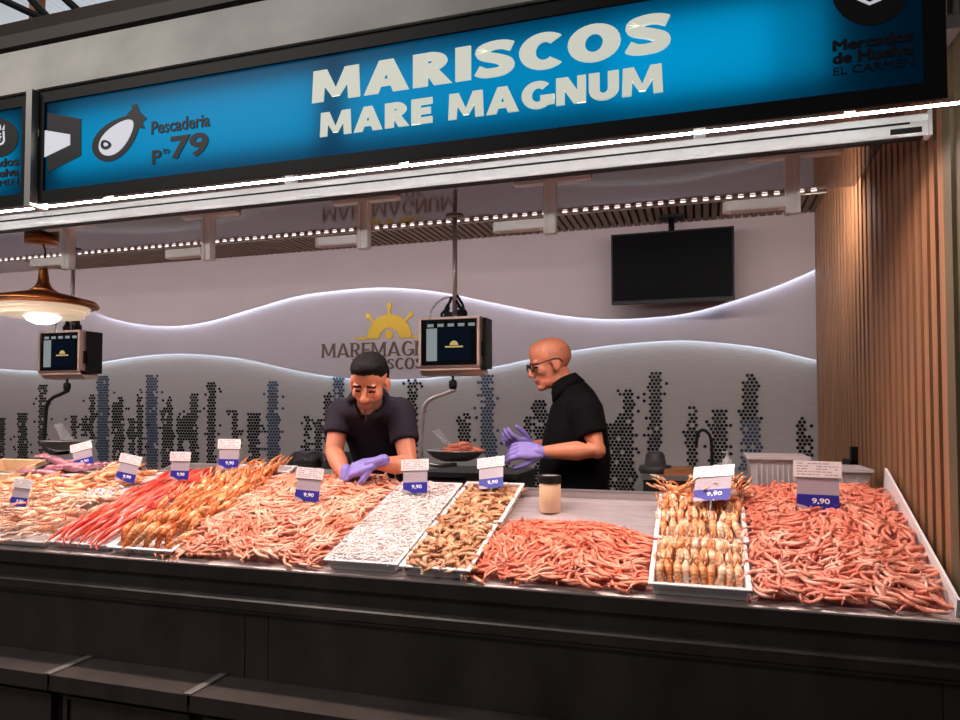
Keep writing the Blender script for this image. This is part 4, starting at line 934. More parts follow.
for i in range(NX):
    for j in range(NT):
        x0, x1 = -3.55 + i * .92 / NX, -3.55 + (i + 1) * .92 / NX; t0, t1 = .425 + j * .33 / NT, .425 + (j + 1) * .33 / NT
        kc.add([(x0, t0, HK(x0, t0) - .01), (x1, t0, HK(x1, t0) - .01), (x1, t1, HK(x1, t1) - .01), (x0, t1, HK(x0, t1) - .01)], [(0, 1, 2, 3)], 0, True)
M['ice'] = mat('crushed ice', srgb(242, 228, 226), 0.25, trans=0.15, bump=0.4, var=.05, scale=60)
tag(kc.xform(MC).build('ice_bed', M['ice']), 'bed of crushed ice under the king prawns', 'ice', None, 'stuff')
ice = MB()
for i in range(90):
    x, t = random.gauss(-2.72, .06), random.gauss(.42, .04); r = random.uniform(.005, .013)
    ice.ell(MC @ Vector((x, t, .075 + random.uniform(-.01, .012))), (r, r * .8, r * .7), Euler((random.random() * 3,) * 3).to_matrix(), 6)
tag(ice.build('crushed_ice', M['ice']), 'white lumps of crushed ice strewn beside the red prawns', 'ice', None, 'stuff')
# prawns in the weighing pan
for i in range(34):
    a = random.uniform(0, 2 * PI); r = .095 * math.sqrt(random.random()); o = bpy.data.objects.new('coral_shrimp', bpy.data.meshes.get('coral_shrimp_body'))
    o.matrix_world = Matrix.Translation((pan_a[0] + .040 + r * math.cos(a), pan_a[1] + r * math.sin(a) * .8, pan_a[2] - .018 + .056 * (1 - r / .095) + random.uniform(0, .014))) @ Matrix.Rotation(random.uniform(0, 6), 4, 'Z') @ Matrix.Rotation(random.choice((0, PI)) + random.gauss(0, .3), 4, 'X')
    COL.objects.link(o); tag(o, 'coral pink shrimp lying in the steel pan of the hanging scale', 'shrimp', 'shrimps in the scale pan')

# ------------------------------------------------------------------ price tags
tags = [((17, 509), .085, 0.05, -.25, .0, .10, 'among the pale crayfish under the copper lamp, lowest on the slope'), ((84, 468), .08, -.25, -.2, .35, .10, 'leaning on the king prawns, price hidden'),
        ((124, 484), .08, .18, -.2, .12, .105, 'stuck askew behind the crushed ice and red prawns'), ((179, 482), .08, 0, -.1, .0, .105, 'at the top of the red prawns'),
        ((228, 471), .08, 0, -.1, .02, .115, 'at the top of the orange langoustines'), ((306, 504), .08, .06, -.2, .05, .112, 'in the big pale shrimp heap'),
        ((415, 496), .055, -.06, -.15, -.05, .115, 'at the top of the tiny white shrimps'), ((491, 491), .06, -.14, -.4, -.05, .11, 'over the striped brown prawns'),
        ((711, 504), .096, -.12, -.80, -.25, .135, 'lying back on the tangled langoustines'), ((818, 514), .07, .02, -.1, .02, .138, 'wide, in the rose shrimp heap by the wood wall')]
def build_tag(root):
    w = 1.0
    MB().box((-.50, -.006, .40), (.50, .0, .88)).build('holder', M['holder'], root, True)
    a = MB().box((-.50, -.010, .02), (.50, -.002, .42)); a.build('price_strip', M['tag_blue'], root, True)
    tx = MB(); V, F = text_geo('9,90', .42, .16, .02, .004); tx.add([(-.14 + p[0], -.0105 - p[2], .17 + p[1]) for p in V], F); tx.build('price', M['white'], root, True)
    sw = MB().prism([(-.50, .02), (-.10, .02), (-.30, .12), (-.50, .17)], 'y', -.0112, -.0102); sw.build('strip_corner', M['holder'], root, True)
    hd = MB().box((-.58, -.035, .86), (.56, -.025, 1.28)).build('header_card', M['card'], root, True)
    pr = MB()
    for r in range(5):
        x = -.50
        while x < .44:
            l = random.uniform(.04, .16)
            if random.random() < .7: pr.box((x, -.0362, 1.20 - r * .07), (min(x + l, .48), -.0348, 1.225 - r * .07))
            x += l + .03
    pr.build('print', M['card_print'], hd, True)
    g = MB()
    for r in range(5): g.box((-.42, -.0068, .80 - r * .07), (.40 - random.uniform(0, .3), -.0058, .815 - r * .07))
    g.build('print', M['card_print'], root, True)
    MB().box((-.02, -.002, -.55), (.02, .006, .45)).build('spike', M['clear'], root, True)
first_tag = None
def on_slope(px, py, h):
    d = _ray(px, py); n = np.array([0, -SA, CA]); p0 = cp(0, 0, h); o = np.array([0, 0, EYE]); return o + d * (np.dot(p0 - o, n) / np.dot(d, n))
for (p, h, roll, tilt, yaw, size, where) in tags:
    loc = on_slope(p[0], p[1], h) + np.array([0, 0, .010])
    if first_tag is None: r = first_tag = thing('price_tag', '', 'price tag', (0, 0, 0)); build_tag(r)
    else: r = copy_tree(first_tag)
    r.location = loc; r.rotation_euler = (tilt, roll, yaw); r.scale = (size, size, size); r['label'] = 'blue price tag ' + where; r['group'] = 'price tags stuck in the seafood'

# ------------------------------------------------------------------ things on and behind the counter
j = on_slope(550, 511, 0.0); jar = thing('plastic_jar', 'cream plastic jar with a black lid standing on the bare steel', 'jar', tuple(j))
M['cream'] = mat('cream plastic', srgb(236, 196, 160), 0.35)
MB().lathe([(0, 0), (.040, 0), (.044, .006), (.044, .118), (.041, .122), (0, .122)], tuple(j + np.array([0, 0, -.004])), 32).build('jar_body', M['cream'], jar)
MB().lathe([(0, 0), (.0465, 0), (.0475, .003), (.0475, .028), (.045, .032), (.038, .032), (.037, .029), (0, .029)], tuple(j + np.array([0, 0, .115])), 32, smooth=False).build('lid', M['black'], jar)
MB().lathe([(0, 0), (.0365, 0), (.0365, .001), (0, .001)], tuple(j + np.array([0, 0, .1442])), 32).build('lid_insert', M['grey_alu'], jar)

def crate(name, label, x0, x1, y0, y1, z0, h, m, ribs=9):
    mb = MB(); k = .02; w = .005
    A = [(x0 + k, y0 + k), (x1 - k, y0 + k), (x1 - k, y1 - k), (x0 + k, y1 - k)]; B = [(x0, y0), (x1, y0), (x1, y1), (x0, y1)]
    sh = lambda P, d: [(p[0] + (d if i in (0, 3) else -d), p[1] + (d if i < 2 else -d)) for i, p in enumerate(P)]
    R_ = [(A, z0), (B, z0 + h - .012), (sh(B, -.01), z0 + h - .012), (sh(B, -.01), z0 + h), (sh(B, w), z0 + h), (sh(A, w), z0 + w)]
    V = [(p[0], p[1], z) for P, z in R_ for p in P]; F = [(3, 2, 1, 0), (20, 21, 22, 23)]
    for i in range(5):
        for q in range(4): F.append((i * 4 + q, i * 4 + (q + 1) % 4, i * 4 + 4 + (q + 1) % 4, i * 4 + 4 + q))
    mb.add(V, F)
    for i in range(ribs):
        x = x0 + k + (i + .5) * (x1 - x0 - 2 * k) / ribs; mb.box((x - .003, y0 + .002, z0 + .02), (x + .003, y0 + k, z0 + h - .02))
    return tag(mb.build(name, m), label, 'crate')
M['frost'] = mat('translucent white plastic', srgb(214, 204, 204), 0.35, trans=0.25, ior=1.25)
M['stand'] = mat('dark steel stand', srgb(74, 70, 70), 0.5, 0.6)
a = atY(748, 490, 3.25); b = atY(800, 466, 3.25)
crate('plastic_crate', 'translucent ribbed plastic crate behind the rose shrimps, taller of the two', a[0], b[0] + .02, 3.16, 3.42, 1.16, .155, M['frost'])
a2 = atY(800, 490, 3.25); b2 = atY(858, 484, 3.25)
crate('plastic_crate', 'low translucent plastic crate behind the price tag in the rose shrimps', a2[0] + .045, b2[0] + .03, 3.16, 3.42, 1.16, .110, M['frost'], 3)
sh_ = MB().box((a[0] - .1, 3.10, 1.13), (XR - .01, 3.48, 1.158))
for x in (a[0] - .08, XR - .05):
    for y in (3.12, 3.44): sh_.box((x, y, .14), (x + .03, y + .03, 1.13))
tag(sh_.build('steel_stand', M['stand']), 'dark steel stand under the two plastic crates', 'stand')

p = atY(832, 465, 4.2)
br = thing('wall_bracket', 'black bracket with a crossbar fixed to the slatted wood wall', 'bracket', (XB, 3.95, 1.18))
MB().box((XB - .03, 3.86, .98), (XB, 3.90, 1.33)).build('upright', M['black'], br); MB().box((XB - .035, 3.86, 1.20), (XB - .005, 4.06, 1.26)).build('crossbar', M['black'], br)

def unit(label, x0, x1, y0, y1, z, m_top, m_body):
    t = thing('back_counter', label, 'counter', ((x0 + x1) / 2, (y0 + y1) / 2, .14))
    MB().box((x0, y0, z - .03), (x1, y1, z)).build('worktop', m_top, t); MB().box((x0 + .02, y0 + .02, .14), (x1 - .02, y1, z - .03)).build('body', m_body, t)
    n = 2
    for i in range(n): MB().box((x0 + .03 + i * (x1 - x0 - .06) / n, y0 + .005, .22), (x0 + .03 + (i + .94) * (x1 - x0 - .06) / n, y0 + .02, z - .06)).build('door', m_body, t)
    return t
M['dkgrey'] = mat('dark grey cabinet', srgb(48, 46, 48), 0.5, 0.3)
x0, x1 = atY(640, 470, 4.62)[0], XB - .02
unit('steel back counter with sink and tap against the tiled wall', x0, x1, 4.60, YW - .006, 1.10, M['steel'], M['dkgrey'])
x2, x3 = atY(270, 470, 4.2)[0], atY(345, 470, 4.2)[0]
unit('dark back counter behind the bending man', x2, x3, 4.1, 4.7, 1.115, M['grey_alu'], M['dkgrey'])
x4, x5 = atY(420, 480, 3.9)[0], atY(520, 480, 3.9)[0]
unit('low dark cabinet under the hanging scale pan', x4, x5, 3.85, 4.35, 1.15, M['dkgrey'], M['dkgrey'])
M['bag'] = mat('crinkled black plastic bag', srgb(30, 26, 26), 0.3, bump=0.8, scale=50)
def bag(px, w, label):
    c = atY(px, 466, 4.3); mb = MB(); mb.lathe([(0, 0), (w * .9, 0), (w, .03), (w * .98, .075), (w * .75, .105), (w * .3, .118), (0, .112)], (c[0], 4.35, 1.115), 24)
    mb.v = [(p[0] + .012 * math.sin(60 * p[2] + 31 * p[1]), p[1] + .012 * math.sin(45 * p[0] + 40 * p[2]), p[2] + (.008 * math.sin(50 * p[0] + 30 * p[1]) if p[2] > 1.13 else 0)) for p in mb.v]
    tag(mb.build('plastic_bag', M['bag']), label, 'bag', 'black bags on the back counter')
bag(303, .125, 'crumpled black plastic bag on the dark back counter, fully in view'); bag(333, .11, 'crumpled black plastic bag on the dark back counter, half behind the bending man')
# tap
p = atY(712, 470, 4.95); tp = thing('kitchen_tap', 'dark gooseneck tap on the steel back counter', 'tap', (p[0], 4.95, 1.10))
MB().tube(bez([(p[0], 4.95, 1.10), (p[0], 4.95, 1.26), (p[0] - .012, 4.95, 1.345), (p[0] - .055, 4.95, 1.38), (p[0] - .088, 4.95, 1.35), (p[0] - .10, 4.95, 1.26)], 6), .011, 10).build('spout', M['black'], tp)
MB().lathe([(0, 0), (.026, 0), (.026, .03), (0, .03)], (p[0], 4.95, 1.10)).tube([(p[0], 4.95, 1.14), (p[0] + .07, 4.93, 1.16)], .008, 8).build('lever_base', M['steel'], tp)
p = atY(722, 466, 4.9); sp = thing('soap_bottle', 'small white soap bottle beside the gooseneck tap', 'bottle', (p[0] + .03, 4.85, 1.10))
MB().lathe([(0, 0), (.03, 0), (.03, .09), (.012, .105), (.012, .115), (0, .115)], (p[0] + .03, 4.85, 1.10)).build('bottle_body', M['tray'], sp); MB().tube([(p[0] + .03, 4.85, 1.215), (p[0] + .03, 4.85, 1.24), (p[0] + .0, 4.85, 1.24)], .006, 6).build('pump', M['tray'], sp)
M['wood'] = mat('orange wooden board', srgb(176, 112, 62), 0.5, var=.15, scale=10, stretch=(1, 8, 8))
q0, q1 = atY(664, 468, 4.7)[0], atY(692, 468, 4.7)[0]
MBb = MB().box((q0, 4.66, 1.10), (q1, 4.95, 1.135)); tag(MBb.build('chopping_board', M['wood']), 'orange wooden chopping board on the steel back counter', 'chopping board')
p = atY(655, 462, 4.75); mb = MB(); mb.lathe([(0, 0), (.10, 0), (.11, .02), (.10, .05), (.07, .055), (.06, .12), (.045, .14), (0, .14)], (p[0], 4.78, 1.10), 28); tag(mb.build('steel_pot', M['stand']), 'dark lidded pot on the end of the steel back counter', 'pot')
M['basin'] = mat('steel basin', srgb(150, 146, 146), .35, .9)

# black tray of mauve squids, beige box, steel tray at the far end of the counter
M['blacktray'] = mat('black plastic tray', srgb(22, 20, 22), .3)
tb_ = tray(-3.44, -3.00, .60, .80, 'black tray of mauve squids beneath the far hanging scale', .075, M['blacktray'], name='squid_tray')
M['squid'] = mat('mauve squid skin', srgb(166, 104, 118), .25, var=.3, scale=25, coat=.4)
sq = MB(); sq.tube([(.10, 0, 0), (.07, 0, 0), (0, 0, 0), (-.07, 0, 0), (-.085, 0, 0)], [.003, .014, .024, .021, .012], 10)
sq.add([(.10, 0, .002), (.05, .045, 0), (.015, .02, 0), (.10, 0, -.002), (.05, .045, -.004), (.015, .02, -.004)], [(0, 1, 2), (5, 4, 3), (0, 3, 4, 1), (1, 4, 5, 2)]); sq.add([(.10, 0, .002), (.05, -.045, 0), (.015, -.02, 0), (.10, 0, -.002), (.05, -.045, -.004), (.015, -.02, -.004)], [(2, 1, 0), (3, 4, 5), (1, 4, 3, 0), (2, 5, 4, 1)])
sq.ell((-.10, 0, 0), (.02, .016, .014), None, 8)
for k in range(8): a = -.5 + k / 7.0; sq.tube([(-.11, a * .02, 0), (-.15, a * .04, .004 * (k % 3)), (-.185, a * .07, 0)], [.005, .004, .0015], 5)
sqm = sq.data('squid_body', M['squid'])
for i in range(11):
    o = bpy.data.objects.new('squid', sqm); o.matrix_world = MC @ Matrix.Translation((-3.22 + random.uniform(-.10, .10), .70 + random.uniform(-.06, .06), .045 + i * .0055)) @ Matrix.Rotation(random.choice((0, PI)) + random.gauss(0, .3), 4, 'Z') @ Matrix.Rotation(random.gauss(0, .1), 4, 'Y'); COL.objects.link(o)
    tag(o, 'mauve squid piled in the black tray', 'squid', 'squids in the black tray')
M['beige'] = mat('beige wooden box', srgb(226, 190, 150), .6, var=.1, scale=8)
bx = MB()
for (lo, hi) in (((-3.80, .58, .002), (-3.48, .80, .012)), ((-3.80, .58, .012), (-3.48, .592, .085)), ((-3.80, .788, .012), (-3.48, .80, .085)), ((-3.80, .592, .012), (-3.788, .788, .085)), ((-3.492, .592, .012), (-3.48, .788, .085))): bx.box(lo, hi)
tag(bx.xform(MC).build('wooden_box', M['beige']), 'shallow beige wooden box beside the black squid tray', 'box')
a = cp(-2.62, .82, .075)
tray(-2.70, -2.32, .775, .90, 'shiny steel tray lying across the back edge behind the red prawns', .05, M['steel'], name='steel_tray')
tray(-2.30, -1.95, .81, .90, 'white tray whose corner shows behind the orange langoustines', .05, name='white_tray')

# ------------------------------------------------------------------ people
def fuse(parts, voxel, smooth=4):
    """one continuous skin over overlapping closed volumes"""
    mb = MB()
    for V, F in parts: mb.add(V, F)
    o = mb.build('fuse', []); r = o.modifiers.new('r', 'REMESH'); r.mode = 'VOXEL'; r.voxel_size = voxel
    if smooth: s = o.modifiers.new('s', 'SMOOTH'); s.iterations = smooth; s.factor = .5
    dg = bpy.context.evaluated_depsgraph_get(); dg.update(); me = bpy.data.meshes.new_from_object(o.evaluated_get(dg))
    V = np.array([v.co[:] for v in me.vertices]); F = [tuple(p.vertices) for p in me.polygons]; old = o.data
    bpy.data.objects.remove(o); bpy.data.meshes.remove(me); bpy.data.meshes.remove(old); return V, F
def skin_obj(name, V, F, mats, parent, paint=None, keep=None):
    V = np.array(V); Ce = np.array([V[list(f)].mean(0) for f in F]); 
    if keep is not None: k = keep(Ce); F = [f for f, b in zip(F, k) if b]; Ce = Ce[k]
    mi = np.zeros(len(F), int) if paint is None else paint(Ce)
    me = bpy.data.meshes.new(name); off = np.array(wloc(parent)); me.from_pydata([tuple(p - off) for p in V], [], F)
    for m in mats: me.materials.append(m)
    me.polygons.foreach_set('material_index', [int(i) for i in mi]); me.polygons.foreach_set('use_smooth', [True] * len(F)); me.update()
    o = bpy.data.objects.new(name, me); COL.objects.link(o); o.parent = parent; return o
def limb(pts, radii, n=12, flat=(1, 1)):
    """tapered closed limb with rounded ends"""
    P = [np.array(p, float) for p in pts]; out = [tube(P, radii, n, True, flat)]
    out += [ellipsoid(P[0], (radii[0] * .98,) * 3, None, 10), ellipsoid(P[-1], (radii[-1] * .98,) * 3, None, 10)]
    out += [ellipsoid(P[i], (radii[i] * .98,) * 3, None, 10) for i in range(1, len(P) - 1)] if flat == (1, 1) else []
    return out
def head_frame(c, yaw, pitch, roll=0.0, scale=1.0):
    m = Matrix.Rotation(yaw, 4, 'Z') @ Matrix.Rotation(pitch, 4, 'Y') @ Matrix.Rotation(roll, 4, 'X') @ Matrix.Scale(scale, 4); m.translation = Vector(c); return m
def head_parts(m):
    E = lambda c, r, rot=None: (lambda VF: ([tuple(m @ Vector(p)) for p in VF[0]], VF[1]))(ellipsoid(c, r, rot, 20))
    T = lambda pts, r: (lambda VF: ([tuple(m @ Vector(p)) for p in VF[0]], VF[1]))(tube(pts, r, 10))
    L = [E((-.012, 0, .035), (.096, .076, .083)), E((.028, 0, -.012), (.060, .062, .088)), E((.030, 0, -.074), (.052, .051, .038)), E((.066, 0, -.097), (.022, .026, .018)), E((.034, 0, .050), (.058, .062, .062)), E((.002, 0, -.070), (.052, .050, .048)), E((.012, 0, .075), (.060, .060, .042))]
    for s in (-1, 1):
        L += [E((.052, s * .036, -.022), (.030, .026, .026)), E((.076, s * .026, .020), (.015, .028, .009)), E((-.004, s * .076, -.010), (.019, .008, .031)), E((-.016, s * .081, -.004), (.010, .006, .024)), E((.098, s * .011, -.036), (.011, .009, .008)), E((.071, s * .031, -.002), (.014, .015, .009))]
    L += [T([(.084, 0, .014), (.098, 0, -.012), (.110, 0, -.032)], [.008, .010, .012]), E((.108, 0, -.034), (.010, .011, .009)), E((.083, 0, -.0625), (.011, .024, .0055)), E((.081, 0, -.0735), (.011, .021, .006)), E((.074, 0, -.052), (.016, .030, .014))]
    return L
def to_local(m, C): A = np.array(m.inverted()); return C @ A[:3, :3].T + A[:3, 3]
def hand_parts(w, d, back, side, curl, spread=.10, s=1.0, thumb=.8, grow=0.0):
    """w wrist, d pointing direction, back: normal of the back of the hand, side: +1 thumb on the side d x back"""
    d = Vector(d).normalized(); b = Vector(back); b = (b - d * b.dot(d)).normalized(); u = d.cross(b) * side; w = Vector(w)
    P = lambda a, q, h: w + (d * a + u * q + b * h) * s
    L = limb([P(-.040, 0, 0), P(-.010, 0, 0), P(.018, 0, 0)], [.0275 + .004 * (s - 1) + grow, .0265 + grow, .026 * s + grow])
    for q, r in ((-.028, .013), (-.010, .0145), (.010, .015), (.028, .0145)): L += limb([P(.005, q * .7, 0), P(.045, q * .95, .003), P(.088, q, .002)], [r * s + grow, (r + .001) * s + grow, (r - .002) * s + grow], 10)
    for i, (q, l) in enumerate(((.031, .066), (.0105, .076), (-.0105, .070), (-.030, .054))):
        p = P(.088, q, 0); a = 0.0; dirv = d; pts = [p]; c_ = curl * (1 + .12 * i)
        for k, f in enumerate((.46, .30, .24)):
            a += c_ * (.55, .75, .5)[k]; v = (d * math.cos(a) - b * math.sin(a) + u * (q * spread * 10) * .3).normalized(); p = p + v * l * f * s; pts.append(p)
        L += limb(pts, [.0095 * s + grow, .009 * s + grow, .0082 * s + grow, .0068 * s + grow], 9)
    t0 = P(.022, .026, -.006); v1 = (d * .75 + u * thumb - b * .35).normalized(); t1 = t0 + v1 * .042 * s; v2 = (d * .95 + u * (thumb * .25) - b * .55).normalized(); t2 = t1 + v2 * .030 * s; t3 = t2 + (d * .9 - b * .6).normalized() * .022 * s
    L += limb([t0, t1, t2, t3], [.014 * s + grow, .0115 * s + grow, .0100 * s + grow, .0078 * s + grow], 9); return L
def ring_section(c, rx, ry, yaw, n=24, p=2.4):
    out = []
    for k in range(n):
        a = 2 * PI * k / n; x = rx * abs(math.cos(a)) ** (2 / p) * (1 if math.cos(a) >= 0 else -1); y = ry * abs(math.sin(a)) ** (2 / p) * (1 if math.sin(a) >= 0 else -1)
        out.append((c[0] + x * math.cos(yaw) - y * math.sin(yaw), c[1] + x * math.sin(yaw) + y * math.cos(yaw), c[2]))
    return out
def loft(secs, yaw, grow=0.0):
    """secs: (centre, half depth, half width); closed"""
    V = []; F = []; n = 24
    for (c, a, b) in secs: V += ring_section(c, a + grow, b + grow, yaw, n)
    for i in range(len(secs) - 1):
        for k in range(n): F.append((i * n + k, i * n + (k + 1) % n, (i + 1) * n + (k + 1) % n, (i + 1) * n + k))
    F.append(tuple(range(n))[::-1]); F.append(tuple((len(secs) - 1) * n + k for k in range(n))); return V, F

def person(label, root, yaw, secs, neck, head, sh, el, wr, hips_z, body_paint, shirt_m, open_neck, hands, head_extra, sleeve, belly_apron=True):
    t = thing('person', label, 'person', root)
    fz = root[2]; body = [loft(secs, yaw, -.012)]
    body += limb(neck, [.058, .052, .052], 14) + head_parts(head)
    fwd = Vector((math.cos(yaw), math.sin(yaw), 0)); lf = Vector((-math.sin(yaw), math.cos(yaw), 0)); hc = Vector(secs[0][0])
    cloth = []; shoes = []
    for i, s in enumerate((1, -1)):
        hip = hc + lf * s * .09; knee = Vector((hip.x, hip.y, fz + (hc.z - fz) * .52)) + fwd * .03; ank = Vector((root[0], root[1], fz + .09)) + lf * s * .11
        body += limb([hip, knee, ank], [.085, .055, .040]); body += limb([ank, ank + fwd * .13 - Vector((0, 0, .055))], [.04, .03])
        cloth += limb([hip + Vector((0, 0, .02)), (hip + knee) / 2, knee, (knee + ank) / 2, ank], [.108, .090, .074, .068, .066])
        shoes.append(limb([ank + Vector((0, 0, -.035)) - fwd * .03, ank + fwd * .08 + Vector((0, 0, -.05)), ank + fwd * .17 - Vector((0, 0, .055))], [.048, .046, .034]))
    for S, E_, W in zip(sh, el, wr):
        S, E_, W = map(Vector, (S, E_, W)); m1 = S.lerp(E_, .5); m2 = E_.lerp(W, .35)
        body += limb([S, m1, E_, m2, W - (W - E_).normalized() * .01, W + (W - E_).normalized() * .005], [.054, .050, .043, .045, .027, .018], 14); body += limb([Vector(neck[0]) - Vector((0, 0, .01)), S], [.05, .05], 12)
    V, F = fuse(body, .0048, 3); skin_obj('body', V, F, [M['skin'], M['skin_red'], M['stubble'], M['eye'], M['hair'], M['hair_grey']], t, lambda C: body_paint(to_local(head, C)))
    shirt = [loft(secs, yaw)]
    for S, E_ in zip(sh, el):
        S, E_ = Vector(S), Vector(E_); e = S.lerp(E_, sleeve); shirt.append(tube([S, S.lerp(e, .6), e], [.074, .070, .070], 16)); shirt.append(ellipsoid(S, (.070,) * 3, None, 12)); q = Vector(neck[0]) + Vector((0, 0, -.012)); shirt += limb([q, q.lerp(S, .55), S - Vector((0, 0, .006))], [.068, .066, .068], 16); shirt += limb([S + Vector((0, 0, -.02)), (S + Vector((hc.x, hc.y, hc.z + .35))) / 2], [.075, .10], 14)
    n0, n1 = Vector(neck[0]), Vector(neck[1]); shirt.append(tube([n0, n0.lerp(n1, .55)], [.085, .070], 16))
    V, F = fuse(shirt, .0065, 14); skin_obj('shirt', V, F, [shirt_m], t, None, (lambda C: ~open_neck(C)))
    # collar: two folded flaps round the neck
    up = (n1 - n0).normalized(); f2 = (fwd - up * fwd.dot(up)).normalized(); l2 = up.cross(f2); cb = n0.lerp(n1, .45); V = []; F = []; K = 20
    for k in range(K + 1):
        a = math.radians(38 + (322 - 38) * k / K); dr = f2 * math.cos(a) + l2 * math.sin(a); fr = max(0, math.cos(a))
        V += [cb + dr * .066 + up * (.030 - .012 * fr), cb + dr * .074 + up * (.034 - .012 * fr), cb + dr * (.098 + .02 * fr) + up * (-.020 - .045 * fr), cb + dr * (.088 + .02 * fr) + up * (-.024 - .045 * fr)]
    for k in range(K):
        for j in range(4): F.append((k * 4 + j, k * 4 + (j + 1) % 4, k * 4 + 4 + (j + 1) % 4, k * 4 + 4 + j))
    F += [(3, 2, 1, 0), (K * 4, K * 4 + 1, K * 4 + 2, K * 4 + 3)]
    cm = MB(); cm.add([tuple(v) for v in V], F, 0, True); cm.build('collar', shirt_m, t)
    V, F = fuse(cloth + [loft([((hc.x, hc.y, hc.z - .02), secs[0][1] + .004, secs[0][2] + .004), ((hc.x, hc.y, hc.z + .10), secs[0][1] + .004, secs[0][2] + .002)], yaw)], .009, 4); skin_obj('trousers', V, F, [M['trouser']], t)
    for p in shoes: V, F = fuse(p, .008, 3); skin_obj('shoe', V, F, [M['shoe']], t)
    for h in hands: V, F = fuse(h, .0028, 2); skin_obj('glove', V, F, [M['glove']], t)
    head_extra(t, head); return t

# the bending young man
def A(px, py, Y): return tuple(atY(px, py, Y))
hy = head_frame(A(369.5, 383, 2.86), math.radians(281), math.radians(26), math.radians(-3), 1.06)
def paint_young(p):
    x, y, z = p[:, 0], p[:, 1], p[:, 2]; ay = np.abs(y); k = np.zeros(len(p), int); near = (np.abs(x) < .14) & (ay < .1) & (np.abs(z) < .13)
    k[near & (z < -.050) & (x > -.002) & (z > -.125) & (z < -.050 - .25 * (.05 - x).clip(0))] = 2
    k[near & (z < -.0440) & (z > -.0575) & (ay < .030) & (x > .07)] = 2
    k[near & (ay < .023) & (z < -.0585) & (z > -.077) & (x > .076)] = 1
    k[near & (np.abs(ay - .030) < .0145) & (np.abs(z + .003) < .0045) & (x > .066)] = 3
    k[near & (np.abs(ay - .030) < .0185) & (np.abs(z - .0205 + .12 * (ay - .031).clip(0)) < .0052) & (x > .064)] = 4
    return k
def young_extra(t, m):
    E = lambda c, r: (lambda VF: ([tuple(m @ Vector(p)) for p in VF[0]], VF[1]))(ellipsoid(c, r, None, 20))
    V, F = fuse([E((-.010, 0, .066), (.099, .078, .064)), E((-.040, 0, .030), (.076, .0790, .074)), E((.040, .004, .094), (.056, .060, .032)), E((.066, -.006, .088), (.030, .046, .020)), E((-.012, .0, .03), (.040, .0785, .05))], .0042, 2)
    skin_obj('hair', V, F, [M['hair']], t, None, lambda C: (lambda p: ~((p[:, 0] > .068) & (p[:, 2] < .066)))(to_local(m, C)))
S1, S2 = A(341, 412, 3.12), A(400, 411, 3.12); E1, E2 = A(334, 452, 3.04), A(409, 466, 3.02); Wa, Wb = A(346, 478, 2.93), A(374, 463.5, 2.90)
hz = 1.02; cy = 3.16
secs_y = [((S1[0] * .5 + S2[0] * .5 - .01, 3.36, 1.02), .112, .165), ((-1.70, 3.33, 1.16), .108, .158), ((-1.695, 3.26, 1.32), .118, .170), ((-1.690, 3.19, 1.44), .115, .185), ((-1.685, 3.14, 1.52), .090, .170), ((-1.680, 3.10, 1.565), .060, .110)]
cx_ = (S1[0] + S2[0]) / 2
secs_y = [((cx_, c[1], c[2]), a, b) for (c, a, b) in secs_y]
nb = A(370, 404, 3.06); nt_ = tuple(hy @ Vector((-.022, 0, -.055)))
nk = [nb, tuple(Vector(nb).lerp(Vector(nt_), .6)), nt_]
def open_y(C):
    p = np.array(nb); q = C - p; f = np.array([math.cos(math.radians(278)), math.sin(math.radians(278)), 0]); fr = q @ f; la = q @ np.array([-f[1], f[0], 0]); zz = q[:, 2]
    return (fr > .0) & (zz < .06) & (zz > -.15) & (np.abs(la) < (.16 + zz) * .36)
hands_y = [hand_parts(Wb, np.array(A(346, 473, 2.88)) - np.array(Wb), (.15, -.55, .85), -1, .60, .26, 1.20, .6, .0005),
           hand_parts(Wa, (.10, -.22, -.55), (-.2, -.8, .4), 1, .7, .08, 1.0, .5, .0015)]
person('bending dark haired man in a slate polo shirt and lilac gloves, sorting the pale shrimps', (cx_ - .0, 3.40, .14), math.radians(277), secs_y, nk, hy, (S1, S2), (E1, E2), (Wa, Wb), hz, paint_young, M['polo'], open_y, hands_y, young_extra, .58)

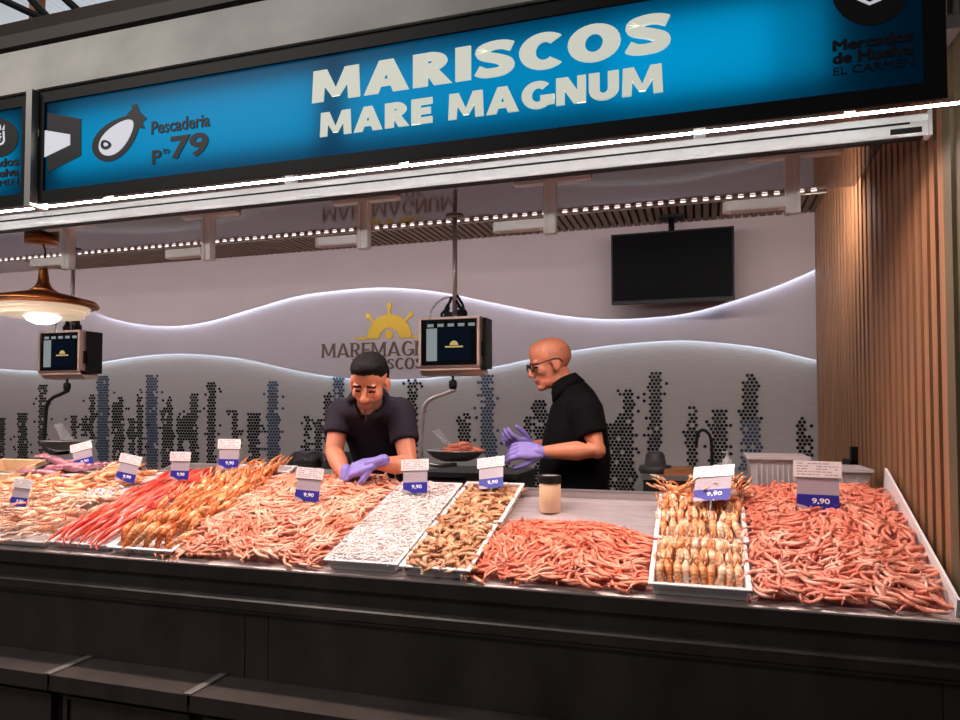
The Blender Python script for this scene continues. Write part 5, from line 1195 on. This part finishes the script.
# the bald man in black, in profile
ho = head_frame(A(550.5, 363.5, 3.35), math.radians(207), math.radians(14), 0, 1.05)
def paint_old(p):
    x, y, z = p[:, 0], p[:, 1], p[:, 2]; ay = np.abs(y); k = np.zeros(len(p), int); near = (np.abs(x) < .14) & (ay < .1) & (np.abs(z) < .13)
    k[near & (x < .022) & (z < .060 - .35 * (x + .02).clip(0)) & (z > -.060) & ~((x > -.028) & (z < -.020)) & ~((ay > .072) & (x > -.03))] = 5
    k[near & (x < .012) & (z > .02) & (z < .045) & (ay > .05)] = 5
    k[near & (ay < .022) & (z < -.0595) & (z > -.0765) & (x > .074)] = 1
    k[near & (np.abs(ay - .031) < .014) & (np.abs(z + .002) < .004) & (x > .05)] = 3
    k[near & (np.abs(ay - .031) < .018) & (np.abs(z - .023) < .0035) & (x > .05)] = 5
    return k
def old_extra(t, m):
    g = MB(); W = lambda p: tuple(m @ Vector(p))
    for s in (-1, 1): g.tube([W((.103 - .10 * (.030 * math.cos(a)) ** 2 - .004, s * .034 + .025 * math.cos(a), .000 + .019 * math.sin(a))) for a in [2 * PI * k / 20 for k in range(21)]], .0036, 6)
    g.tube([W((.103, -.010, .006)), W((.108, 0, .008)), W((.103, .010, .006))], .0022, 6)
    for s in (-1, 1): g.tube([W((.098, s * .058, .010)), W((.085, s * .071, .011)), W((.0, s * .085, .018)), W((-.022, s * .087, .012)), W((-.034, s * .086, -.006))], .0036, 6)
    go_ = g.build('glasses', M['glass_frame'], t)
    l = MB()
    for s in (-1, 1):
        pts = [W((.0985, s * .034 + .024 * math.cos(a), .018 * math.sin(a))) for a in [2 * PI * k / 18 for k in range(18)]]; pts2 = [W((.0995, s * .034 + .024 * math.cos(a), .018 * math.sin(a))) for a in [2 * PI * k / 18 for k in range(18)]]
        l.add(pts + pts2, [tuple(range(18))[::-1], tuple(range(18, 36))] + [(k, (k + 1) % 18, 18 + (k + 1) % 18, 18 + k) for k in range(18)])
    l.build('lenses', M['lens_clear'], go_)
M['glass_frame'] = mat('dark red spectacle frame', srgb(44, 18, 16), .3); M['lens_clear'] = mat('spectacle lens', srgb(240, 240, 240), .05, trans=1.0, ior=1.05)
So = A(584, 408, 3.22); Sf = A(567, 403, 3.60); Eo = A(597, 450, 3.18); Ef = A(562, 448, 3.58); Wo = A(541, 452, 3.12); Wf = A(529, 446, 3.36)
cxo = A(570, 420, 3.38)[0]
secs_o = [((cxo + .03, 3.40, 1.02), .150, .185), ((cxo + .015, 3.40, 1.15), .168, .195), ((cxo + .02, 3.40, 1.28), .172, .200), ((cxo + .025, 3.40, 1.42), .150, .205), ((cxo + .03, 3.40, 1.53), .125, .190), ((cxo + .03, 3.40, 1.60), .085, .140), ((cxo + .015, 3.39, 1.645), .06, .08)]
nbo = A(567, 390, 3.37); nto = tuple(ho @ Vector((-.030, 0, -.050)))
hands_o = [hand_parts(Wo, np.array(A(512, 450, 3.08)) - np.array(Wo), (.25, -.75, .65), -1, .75, .06, 1.14, .5, .0015),
           hand_parts(Wf, np.array(A(502, 440, 3.22)) - np.array(Wf), (.5, -.35, -.85), 1, .70, .08, 1.10, .5, .0015)]
person('bald man with glasses in a black shirt and lilac gloves, standing in profile', (cxo + .04, 3.42, .14), math.radians(190), secs_o, [nbo, tuple(Vector(nbo).lerp(Vector(nto), .6)), nto], ho, (So, Sf), (Eo, Ef), (Wo, Wf), hz, paint_old, M['tee'], lambda C: np.zeros(len(C), bool), hands_o, old_extra, .66)
